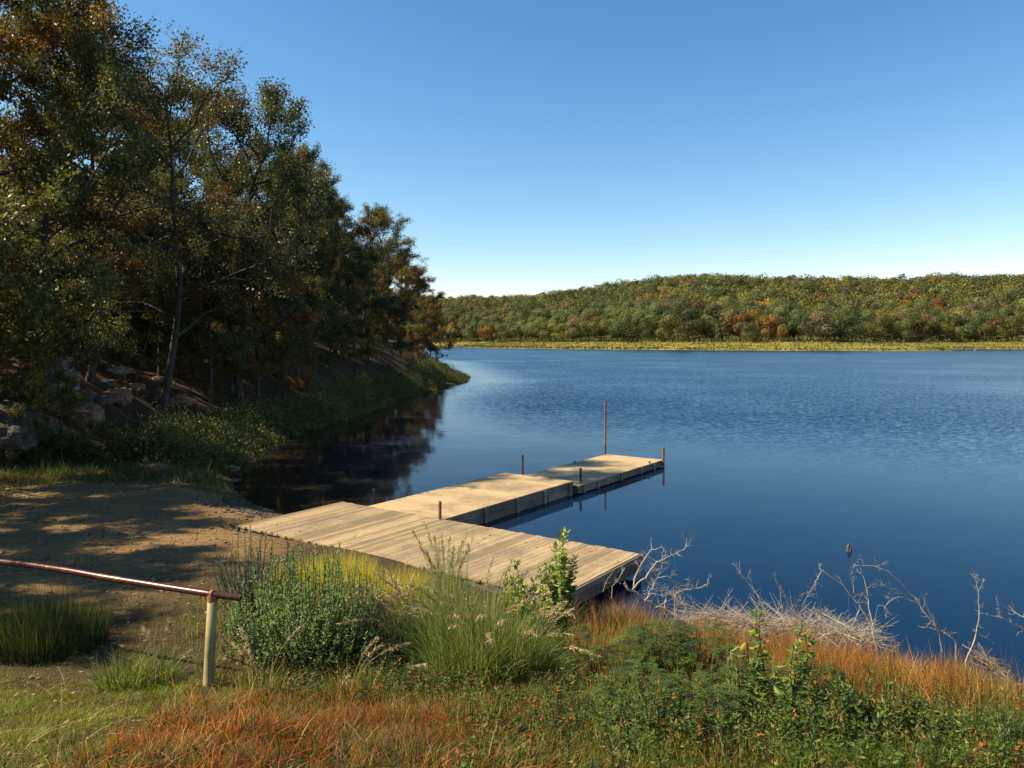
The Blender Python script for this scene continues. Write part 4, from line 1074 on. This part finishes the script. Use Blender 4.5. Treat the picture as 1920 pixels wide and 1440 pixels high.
D2 = rand_dirs(m_); D2[:, 2] *= .12; D2 = unit(D2); S2 = unit(np.cross(D2, [0, 0, 1.0])); s2_ = rng.uniform(.03, .075, m_)
leafs(mb, q_, D2, S2, s2_, s2_ * .55, pick([(.22, .11, .05), (.14, .07, .035), (.30, .20, .09)], m_))
o = mb.build('fallen_leaves', M['dry']); tag(o, 'dry leaves and straw scattered over lawn and dirt', 'leaf litter', kind='stuff')

# ------------------------------------------------------------------ dead wood along the bank
def stick(mb, pts, r0, r1, n=5, twigs=0, tl=.12, spread=1.0, sub=True):
    pts = np.array(pts, float); k = len(pts)
    d2 = []
    for i in range(k - 1):
        for j in range(3): d2.append(pts[i] * (1 - j / 3) + pts[i + 1] * j / 3 + rng.normal(0, r1 * .9, 3))
    d2.append(pts[-1]); d2 = np.array(d2)
    mb.tube(d2, np.linspace(r0 * .8, r1 * .7, len(d2)), n); r1 = r1 * .75
    for t in range(twigs):
        i = rng.integers(len(d2) // 4, len(d2) - 1); dirv = unit(d2[i + 1] - d2[i])
        a = unit(dirv * .5 + rng.normal(0, .6 * spread, 3) + np.array([0, 0, .35])); L = tl * rng.uniform(.4, 1.3)
        q = [d2[i], d2[i] + a * L * .5 + rng.normal(0, .01, 3), d2[i] + a * L + rng.normal(0, .02, 3)]
        mb.tube(q, [r1 * 1.1, r1 * .8, r1 * .4], 3)
        if sub:
            for _ in range(2):
                b_ = unit(a + rng.normal(0, .6, 3)); mb.tube([q[1], q[1] + b_ * L * .45], [r1 * .7, r1 * .35], 3)

def deadwood(name, specs, Yd, label, cat, group=None, mat='deadwood', dy=.25):
    """specs: (pixel points, base radius, tip radius, twigs, twig length)"""
    first = P(*specs[0][0][0], Yd)
    root = first.copy(); root[2] = max(gz(first[0], first[1]), 0) - .02
    o_ = None; mb = MB(); r_ = np.random.default_rng(len(label))
    for si, (px, r0, r1, tw, tl) in enumerate(specs):
        y0 = Yd + (r_.uniform(-dy, dy) if si else 0); y1 = y0 + r_.uniform(-dy, dy)
        pts = [P(p_[0], p_[1], y0 + (y1 - y0) * i / max(1, len(px) - 1)) - root for i, p_ in enumerate(px)]
        if si == 0: pts = [np.array([pts[0][0], pts[0][1], min(pts[0][2], 0) - .05])] + pts
        stick(mb, pts, r0, r1, 5, tw, tl)
    o = mb.build(name, M[mat], smooth=True); o.location = root
    return tag(o, label, cat, group)
DG = 'dead saplings along the near bank'
deadwood('dead_sapling', [([(1644, 1213), (1633, 1170), (1608, 1131), (1581, 1098), (1542, 1069), (1535, 1066)], .013, .003, 12, .12), ([(1601, 1112), (1600, 1085), (1596, 1062)], .007, .003, 5, .08),
    ([(1640, 1180), (1629, 1140), (1626, 1110), (1620, 1085), (1613, 1064)], .009, .003, 8, .10), ([(1601, 1112), (1615, 1124), (1630, 1140)], .007, .005, 0, .1), ([(1540, 1070), (1530, 1090), (1519, 1110), (1503, 1137)], .005, .002, 12, .12),
    ([(1612, 1195), (1628, 1176), (1650, 1162)], .006, .002, 3, .1)], 9.0, 'dead white sapling with forked stems leaning left over the water', 'dead sapling', DG, dy=.1)
deadwood('dead_sapling', [([(1792, 1202), (1760, 1181), (1728, 1140), (1722, 1128), (1695, 1098), (1663, 1071), (1640, 1061), (1599, 1061)], .014, .003, 16, .12), ([(1726, 1131), (1700, 1124), (1686, 1119), (1670, 1125), (1659, 1137), (1661, 1160)], .006, .002, 14, .10),
    ([(1700, 1118), (1680, 1106), (1660, 1100), (1642, 1096)], .005, .002, 10, .1), ([(1767, 1222), (1761, 1190), (1750, 1165), (1737, 1135), (1727, 1112)], .008, .002, 8, .1), ([(1718, 1174), (1745, 1176), (1775, 1190), (1792, 1202)], .008, .006, 5, .1),
    ([(1620, 1062), (1616, 1050), (1612, 1038)], .003, .0015, 2, .05), ([(1642, 1060), (1640, 1045)], .003, .0015, 1, .05)], 8.9, 'long bleached branch arching far to the left over the water', 'dead sapling', DG, dy=.1)
deadwood('dead_sapling', [([(1811, 1240), (1828, 1199), (1835, 1165), (1836, 1140), (1834, 1110), (1830, 1090), (1827, 1078)], .011, .003, 14, .08), ([(1834, 1110), (1841, 1098), (1845, 1084)], .005, .002, 7, .06), ([(1835, 1190), (1855, 1198), (1871, 1213)], .004, .002, 2, .05)], 8.5,
    'single upright crooked dead stem near the right edge', 'dead sapling', DG, dy=.08)
deadwood('dead_branch', [([(1945, 1197), (1920, 1183), (1881, 1160), (1840, 1149)], .012, .003, 12, .10), ([(1876, 1158), (1872, 1135), (1867, 1115)], .004, .002, 5, .05), ([(1925, 1160), (1905, 1150), (1890, 1135)], .005, .002, 8, .1)], 8.9,
    'pale dead branch entering from the right edge over dark driftwood', 'dead branch', DG, dy=.2)
deadwood('dead_branch', [([(1890, 1262), (1862, 1244), (1825, 1225)], .010, .004, 4, .1), ([(1905, 1300), (1850, 1275), (1800, 1262)], .008, .004, 6, .1)], 8.2, 'bleached stick lying on the bank below the upright crooked stem', 'dead branch', DG)
deadwood('dead_sapling', [([(1442, 1172), (1431, 1137), (1420, 1115), (1409, 1099), (1393, 1083), (1388, 1074), (1386, 1052)], .011, .003, 6, .10), ([(1415, 1110), (1410, 1095), (1404, 1079), (1407, 1068)], .006, .002, 5, .08), ([(1388, 1075), (1380, 1062), (1374, 1056)], .004, .002, 2, .05)], 10.2,
    'slender dead stem with a forked tip rising left of the twig heap', 'dead sapling', DG, dy=.08)
deadwood('dead_sapling', [([(1468, 1170), (1465, 1130), (1462, 1105), (1455, 1088), (1448, 1074)], .006, .002, 6, .08), ([(1500, 1165), (1478, 1135), (1470, 1112), (1452, 1096)], .005, .002, 6, .08)], 10.0, 'thin pair of dead stems above the left side of the twig heap', 'dead sapling', DG, dy=.1)
deadwood('fallen_tree', [([(1285, 1168), (1265, 1155), (1226, 1137), (1200, 1118), (1170, 1093)], .045, .022, 6, .3), ([(1186, 1105), (1200, 1090), (1211, 1083), (1222, 1066), (1232, 1054), (1250, 1045), (1265, 1039), (1284, 1029), (1290, 1018)], .018, .004, 16, .22),
    ([(1188, 1100), (1192, 1079), (1204, 1057), (1213, 1041), (1222, 1031), (1242, 1026), (1252, 1035)], .020, .004, 14, .2), ([(1222, 1031), (1221, 1020), (1221, 1008)], .006, .002, 2, .06), ([(1265, 1122), (1268, 1112), (1282, 1106), (1300, 1103), (1318, 1101), (1330, 1093)], .012, .004, 12, .16),
    ([(1300, 1103), (1297, 1092), (1288, 1085)], .007, .003, 3, .08), ([(1205, 1108), (1230, 1104), (1255, 1100)], .008, .003, 9, .16), ([(1232, 1084), (1250, 1080), (1268, 1092), (1279, 1102), (1266, 1115)], .008, .004, 8, .16),
    ([(1146, 1122), (1148, 1100), (1160, 1086), (1172, 1064)], .007, .003, 8, .12), ([(1130, 1110), (1138, 1088), (1152, 1068)], .005, .002, 6, .1), ([(1215, 1115), (1228, 1092), (1240, 1070), (1243, 1050)], .008, .003, 12, .18), ([(1230, 1140), (1250, 1128), (1290, 1132)], .008, .003, 14, .2),
    ([(1210, 1125), (1222, 1112), (1246, 1118), (1262, 1108)], .008, .003, 14, .2)], 11.0,
    'bleached fallen tree with tangled bare branches at the right corner of the platform', 'fallen tree', dy=.35)
# heap of twigs
root = G(1440, 1222); mb = MB()
for k in range(520):
    u_ = rng.uniform(1290, 1640); yb = np.interp(u_, [1290, 1450, 1640], [1158, 1172, 1196]) + rng.normal(0, 9); Yk = np.interp(u_, [1290, 1640], [10.5, 9.3]) + rng.uniform(-.3, .3)
    c0 = P(u_, yb, Yk); c0[2] = max(c0[2], gz(c0[0], c0[1]))
    up = abs(rng.normal(0, .32)) * (1.0 if 1480 < u_ < 1600 or rng.random() < .3 else .5)
    dv = unit(np.array([rng.normal(-.3, 1), rng.normal(0, .35), up])); L = rng.uniform(.3, .8)
    stick(mb, [c0 - dv * L * .4 - root, c0 + dv * L * .1 - root, c0 + dv * L * .6 - root + np.array([0, 0, rng.uniform(-.02, .1)])], rng.uniform(.003, .007), .0018, 3, 3, .14, sub=False)
o = mb.build('twig_heap', M['deadwood']); o.location = root; tag(o, 'long heap of tangled pale twigs between rusty grass and water', 'brush pile')
# dark driftwood at the right edge in the water
for (pxs, Yw, lab) in [([(1835, 1172), (1850, 1180), (1875, 1195)], 10.4, 'dark matted driftwood floating left of the pale branch at the right edge'), ([(1895, 1185), (1920, 1212), (1945, 1235)], 9.4, 'dark tangle of driftwood in the water at the right edge')]:
    r0_ = P(*pxs[1], Yw); r0_[2] = 0; mb = MB()
    for k in range(60):
        a_ = P(pxs[0][0], pxs[0][1], Yw + .3) - r0_; b_ = P(pxs[2][0], pxs[2][1], Yw - .3) - r0_; t = rng.random(); c = a_ * (1 - t) + b_ * t; c[2] = rng.uniform(-.03, .10)
        dv = unit(b_ - a_ + rng.normal(0, .25, 3)); dv[2] *= .3; L = rng.uniform(.15, .4)
        stick(mb, [c - dv * L, c, c + dv * L], rng.uniform(.004, .012), .002, 4, 2, .1, sub=False)
    o = mb.build('driftwood', M['graywood']); o.location = r0_; tag(o, lab, 'driftwood', 'driftwood at the right edge')
# pale weathered stump stub and dark stake under the shrubs
q = G(800, 1262); mb = MB(); mb.tube([(-.22, .05, .03), (0, .02, .06), (.18, 0, .07)], [.02, .035, .03], 8, cap=True); o = mb.build('dead_log', M['deadwood'], smooth=True); o.location = q; tag(o, 'short pale log end under the grass right of the silvery shrub', 'log')
q = G(832, 1290); mb = MB(); mb.tube([(0, 0, -.05), (.01, 0, .1), (.03, 0, .2)], [.035, .03, .02], 8, cap=True); o = mb.build('stump', M['bark'], smooth=True); o.location = q; tag(o, 'short dark broken stump in front of the big fountain of grass', 'stump')

# ------------------------------------------------------------------ undergrowth of the wooded bank
def mounds(name, specs, leaf, pal, label, mat='veg', cat='undergrowth', per=70, flat=.8):
    mb = MB()
    Pn, Dn, Cn, Ln = [], [], [], []
    for (x_, y_, w_, h_) in specs:
        z_ = max(gz(x_, y_), -.02) if False else None
        n = int(per * max(.5, w_ * h_))
        dd = unit(rng.normal(size=(n, 3))); dd[:, 2] = np.abs(dd[:, 2])
        rr = rng.uniform(.5, 1.05, n) ** .7
        Pn.append(np.stack([x_ + dd[:, 0] * rr * w_ / 2, y_ + dd[:, 1] * rr * w_ / 2, dd[:, 2] * rr * h_], 1)); Dn.append(dd)
        c = pick(pal, 1)[0]; Cn.append(c * rng.uniform(.7, 1.3, (n, 1))); Ln.append(leaf * rng.uniform(.6, 1.4, n))
    Pn = np.concatenate(Pn); Dn = np.concatenate(Dn); Cn = np.concatenate(Cn); Ln = np.concatenate(Ln)
    Pn[:, 2] += np.maximum(ground_z(Pn[:, 0], Pn[:, 1]), -.02)
    D = unit(Dn * .6 + rng.normal(0, .6, Dn.shape) + np.array([0, 0, .2])); S = side_of(D)
    leafs(mb, Pn, D, S, Ln, Ln * .5, Cn)
    o = mb.build(name, M[mat]); tag(o, label, cat, kind='stuff'); return o
# along the shore between water and wood
sp = []
for k in range(5200):
    y_ = 25 + 90 * random.random() ** 1.6
    xl = np.interp(y_, LAKE[2:16, 1], LAKE[2:16, 0]); xf = np.interp(y_, [23.2, 27, 33, 38, 43, 49, 58, 65, 72, 82, 93, 103, 114, 128], [-14.2, -13.4, -13.6, -12.6, -11.2, -10.2, -9.8, -8.6, -7.6, -7.2, -8, -10, -11.5, -12.2])
    x_ = random.uniform(min(xf - (2.2 if y_ > 75 else .2), xl - 2.2), xl + .25)
    s_ = random.uniform(.25, .8) if random.random() < .8 else random.uniform(.9, 1.7)
    if x_ > xl - .8: s_ *= .6
    if vnoise(x_ * .5 + 5, y_ * .35) < .2: continue
    sp.append((x_, y_, s_ * 1.3, s_ * random.uniform(.4, 1.0)))
mounds('undergrowth', sp, .10, [(.085, .105, .022, 4), (.14, .145, .03, 2.5), (.045, .065, .02, 3), (.17, .13, .045, 2)], 'low green growth along the shore below the wooded slope', per=62)
sp = []
for k in range(1500):
    y_ = random.uniform(22, 120); x_ = np.interp(y_, [22, 27, 38, 49, 58, 72, 93, 114], [-17, -14.5, -13.5, -11.5, -11, -9, -9, -12]) - random.uniform(0, 16) ** 1.0
    if vnoise(x_ * .3, y_ * .3) < .42: continue
    s_ = random.uniform(.3, .9); sp.append((x_, y_, s_ * 1.2, s_ * .8))
mounds('forest_undergrowth', sp, .11, [(.045, .065, .018, 4), (.09, .06, .025, 2), (.06, .08, .02, 2)], 'shaded saplings and brush on the floor of the wooded slope', per=55)
# shrubs one can tell apart on that bank
SB = 'shrubs along the wooded bank'
for (px_, py_, h_, w_, pal, lab) in [(20, 858, 1.5, 1.6, GRN, 'dark bush in front of the large boulder at the left edge'), (135, 868, 1.1, 1.5, [(.11, .15, .035, 3), (.08, .11, .03, 2)], 'sunlit pale green bush at the back edge of the dirt lot'),
        (230, 862, 1.1, 1.6, GRN, 'rounded green bush right of the sunlit one behind the dirt lot'), (360, 860, .7, 1.3, [(.08, .10, .022, 2), (.12, .11, .03, 1)], 'yellowish low bush by the corner of the dark cove'),
        (510, 706, 1.1, 1.6, [(.22, .20, .04, 3), (.28, .16, .04, 1)], 'yellow leafed bush beside the pale rock outcrop'), (720, 700, 1.6, 2.4, GRN, 'round dark bush right of the bare earth path'), (790, 712, 1.4, 2.6, GRN, 'spreading green bush near the tip of the point')]:
    leafy('shrub', G(px_, py_), h_, w_, 34, 46, .12, .05, pal, lab, group=SB, curve=.5, stemcol=(.07, .05, .035))
proto = None; bs = 0
for k in range(400):
    if bs >= 34: break
    y_ = random.uniform(25, 100); xf = np.interp(y_, [23.2, 27, 33, 38, 43, 49, 58, 65, 72, 82, 93, 103], [-14.2, -13.4, -13.6, -12.6, -11.2, -10.2, -9.8, -8.6, -7.6, -7.2, -8, -10])
    x_ = xf + random.uniform(-2.6, 1.4)
    if proto is None:
        proto = leafy('bank_shrub', (x_, y_, gz(x_, y_)), 1.2, 1.7, 40, 60, .11, .05, [(.10, .13, .03, 3), (.15, .16, .035, 1.5), (.06, .08, .022, 2)], 'shrub growing out of the low growth at the foot of the wooded slope', group='shrubs at the foot of the wooded slope', curve=.6); o = proto
    else:
        o = copy_tree(proto); s_ = random.uniform(.45, 1.0); o.location = (x_, y_, gz(x_, y_)); o.scale = (s_, s_, s_ * random.uniform(.8, 1.2)); o.rotation_euler = (0, 0, random.uniform(0, 6.28))
        tag(o, 'shrub growing out of the low growth at the foot of the wooded slope', 'shrub', 'shrubs at the foot of the wooded slope')
    bs += 1
# pale slim trunks along the slope edge
for i, (px_, py_, h_, lab) in enumerate([(640, 690, 3.4, 'thin pale trunk left of the hiker at the edge of the path'), (690, 680, 3.2, 'thin pale trunk right of the hiker'), (250, 720, 4.0, 'thin pale trunk above the flat slab on dark litter'), (355, 735, 3.6, 'thin grey trunk in mid slope above the brown ledge stone'), (606, 692, 3.0, 'thin trunk left of the bare earth path')]):
    q = G(px_, py_); put_tree('slim', px_, q[1], 0, G2, .35, lab, 'slim trees at the edge of the wood', x=q[0], Hm=h_ * 1.5)

# driftwood and stakes on the far shore
q = G(868, 648); q = np.array([(868 - 960) / F * 556, 556, gz((868 - 960) / F * 556, 556)])
mb = MB(); mb.tube([(-3.5, 0, .2), (0, 0, 1.6), (3.2, 0, 3.2)], [.45, .4, .3], 6, cap=True); mb.tube([(.5, 0, 1.8), (3.6, 0, 1.9)], [.25, .15], 5); mb.tube([(3.0, 0, 3.1), (3.4, .2, 4.4)], [.25, .12], 5)
o = mb.build('driftwood', M['stonepale']); o.location = q; tag(o, 'bleached driftwood log on the far grass strip near the wooded point', 'driftwood')
for (px_, d_, lab) in [(1669, 347, 'white stake at the far water edge'), (1828, 352, 'white stake in the dark inlet at the far right')]:
    xx = (px_ - 960) / F * d_; mb = MB(); mb.box((0, 0, .5), X1, Y1, Z1, .12, .12, .8, (.55, .55, .5)); mb.box((0, 0, 1.34), X1, Y1, Z1, .08, .08, .04, (.5, .5, .46)); o = mb.build('stake', M['dry']); o.location = (xx, d_, max(gz(xx, d_), 0) - .3); tag(o, lab, 'stake')
for i, px_ in enumerate([1230, 1360, 985, 1110]):
    q = G(px_, 636); rock(0, 0, 4.5, 2.0, 3, M['stonepale'], ['pale rocks showing between far trees in the middle', 'pale boulder at the foot of the far wood right of the middle', 'light rock low in the far wood at its left end', 'grey rock at the foot of the far wood'][i], 30 + i, pos=(q[0], q[1], gz(q[0], q[1])), sub=3, group='rocks of the far shore')

# ------------------------------------------------------------------ the hiker
def person(pos, face):
    root = empty('person', tuple(pos), face); tag(root, 'person in dark navy top and grey trousers standing on the path under the trees', 'person')
    J = {'pel': (0, 0, .95), 'wst': (0, 0, 1.1), 'chs': (0, .01, 1.35), 'nck': (0, .01, 1.5), 'hd0': (0, .03, 1.6), 'hd1': (0, .02, 1.74),
         'hl': (.10, 0, .9), 'kl': (.12, .03, .5), 'al': (.13, -.02, .08), 'tl': (.14, .14, .03), 'hr': (-.10, 0, .9), 'kr': (-.13, .05, .5), 'ar': (-.14, -.02, .08), 'tr': (-.15, .14, .03),
         'sl': (.20, 0, 1.43), 'el': (.33, -.03, 1.17), 'wl': (.24, .20, 1.08), 'fl': (.19, .28, 1.07), 'sr': (-.20, 0, 1.43), 'er': (-.34, -.03, 1.17), 'wr': (-.24, .20, 1.08), 'fr': (-.19, .28, 1.07)}
    Rr = {'pel': .15, 'wst': .13, 'chs': .155, 'nck': .055, 'hd0': .085, 'hd1': .085, 'hl': .10, 'kl': .065, 'al': .045, 'tl': .04, 'hr': .10, 'kr': .065, 'ar': .045, 'tr': .04, 'sl': .075, 'el': .05, 'wl': .033, 'fl': .035, 'sr': .075, 'er': .05, 'wr': .033, 'fr': .035}
    E = [('pel', 'wst'), ('wst', 'chs'), ('chs', 'nck'), ('nck', 'hd0'), ('hd0', 'hd1'), ('pel', 'hl'), ('hl', 'kl'), ('kl', 'al'), ('al', 'tl'), ('pel', 'hr'), ('hr', 'kr'), ('kr', 'ar'), ('ar', 'tr'), ('chs', 'sl'), ('sl', 'el'), ('el', 'wl'), ('wl', 'fl'), ('chs', 'sr'), ('sr', 'er'), ('er', 'wr'), ('wr', 'fr')]
    ks = list(J); me = bpy.data.meshes.new('body'); me.from_pydata([J[k] for k in ks], [(ks.index(a), ks.index(b)) for a, b in E], [])
    o = link(bpy.data.objects.new('body', me)); o.parent = root
    md = o.modifiers.new('Skin', 'SKIN'); sd = o.modifiers.new('Sub', 'SUBSURF'); sd.levels = sd.render_levels = 2
    for i, k in enumerate(ks):
        v = me.skin_vertices[0].data[i]; v.radius = (Rr[k], Rr[k] * (.75 if k in ('pel', 'wst', 'chs') else 1)); v.use_root = (k == 'pel')
    m, nt = newmat('hiker_clothes'); t = NT(nt); z = t.n('ShaderNodeSeparateXYZ', ins={'Vector': t.obj()})
    c = t.ramp(t.math('DIVIDE', z.outputs[2], 2.0), [(0, (.03, .025, .02)), (.05, (.09, .10, .13)), (.50, (.012, .015, .035)), (.765, (.35, .2, .14))])
    for el in c.node.color_ramp.elements: pass
    c.node.color_ramp.interpolation = 'CONSTANT'
    hand = t.math('GREATER_THAN', z.outputs[1], .17); low = t.math('GREATER_THAN', z.outputs[2], .6)
    c = t.mix(t.math('MULTIPLY', hand, low), c, (.38, .22, .15))
    pr = t.n('ShaderNodeBsdfPrincipled', ins={'Base Color': c, 'Roughness': .8}); t.out(pr.outputs[0]); me.materials.append(m)
    mb = MB()
    for lat in range(5):
        z0, z1 = 1.70 + lat * .028, 1.70 + (lat + 1) * .028; f = lambda zz: math.sqrt(max(0.0004, .105 ** 2 - (zz - 1.735) ** 2))
        mb.tube([(0, 0, z0), (0, 0, z1)], [f(z0), f(z1)], 12)
    mb.build('hair', M['float'], root, smooth=True)
q = G(664, 671); person((q[0], q[1], q[2]), R(160))

# ------------------------------------------------------------------ camera, light, sky
cam = bpy.data.cameras.new('camera'); co = link(bpy.data.objects.new('camera', cam))
co.location = (0, 0, EYE); co.rotation_euler = (R(90), 0, 0)
cam.sensor_width = 36; cam.lens = 36 * F / 1920; cam.shift_y = -80 / 1920; cam.clip_start = .1; cam.clip_end = 8000
sc.camera = co
AZ, EL = -94.0, 43.0       # left of the view direction
sd = Vector((math.sin(R(AZ)) * math.cos(R(EL)), math.cos(R(AZ)) * math.cos(R(EL)), math.sin(R(EL))))
sun = bpy.data.lights.new('sun', 'SUN'); sun.energy = 5.0; sun.angle = R(.53); sun.color = (1, .87, .64)
so = link(bpy.data.objects.new('sun', sun)); so.rotation_euler = sd.to_track_quat('Z', 'Y').to_euler(); so.location = (-30, 0, 40)
wd = bpy.data.worlds.new('World'); sc.world = wd; wd.use_nodes = True
nt = wd.node_tree; nt.nodes.clear(); t = NT(nt)
sky = t.n('ShaderNodeTexSky', sky_type='NISHITA'); sky.sun_disc = False; sky.sun_elevation = R(EL); sky.sun_rotation = R(AZ)
sky.air_density = 1.0; sky.dust_density = .12; sky.ozone_density = 4.0; sky.altitude = 300
sp_ = t.n('ShaderNodeSeparateColor', ins={'Color': sky.outputs[0]})
def curve(ch, ref, ex, to): return t.math('MULTIPLY', t.math('POWER', t.math('DIVIDE', ch, ref), ex), to)
skc = t.n('ShaderNodeCombineColor', ins={0: curve(sp_.outputs[0], 3.16, 1.62, 3.5), 1: curve(sp_.outputs[1], 4.8, 1.2, 5.1), 2: curve(sp_.outputs[2], 6.0, 1.0, 5.8)})
bg = t.n('ShaderNodeBackground', ins={'Color': skc.outputs[0], 'Strength': .094})
ow = t.n('ShaderNodeOutputWorld'); nt.links.new(bg.outputs[0], ow.inputs[0])
sc.view_settings.view_transform = 'Standard'; sc.view_settings.look = 'None'; sc.view_settings.exposure = .95; sc.view_settings.gamma = 1
sc.cycles.max_bounces = 6; sc.cycles.transparent_max_bounces = 4; sc.cycles.use_denoising = True
sc.render.engine = 'CYCLES'
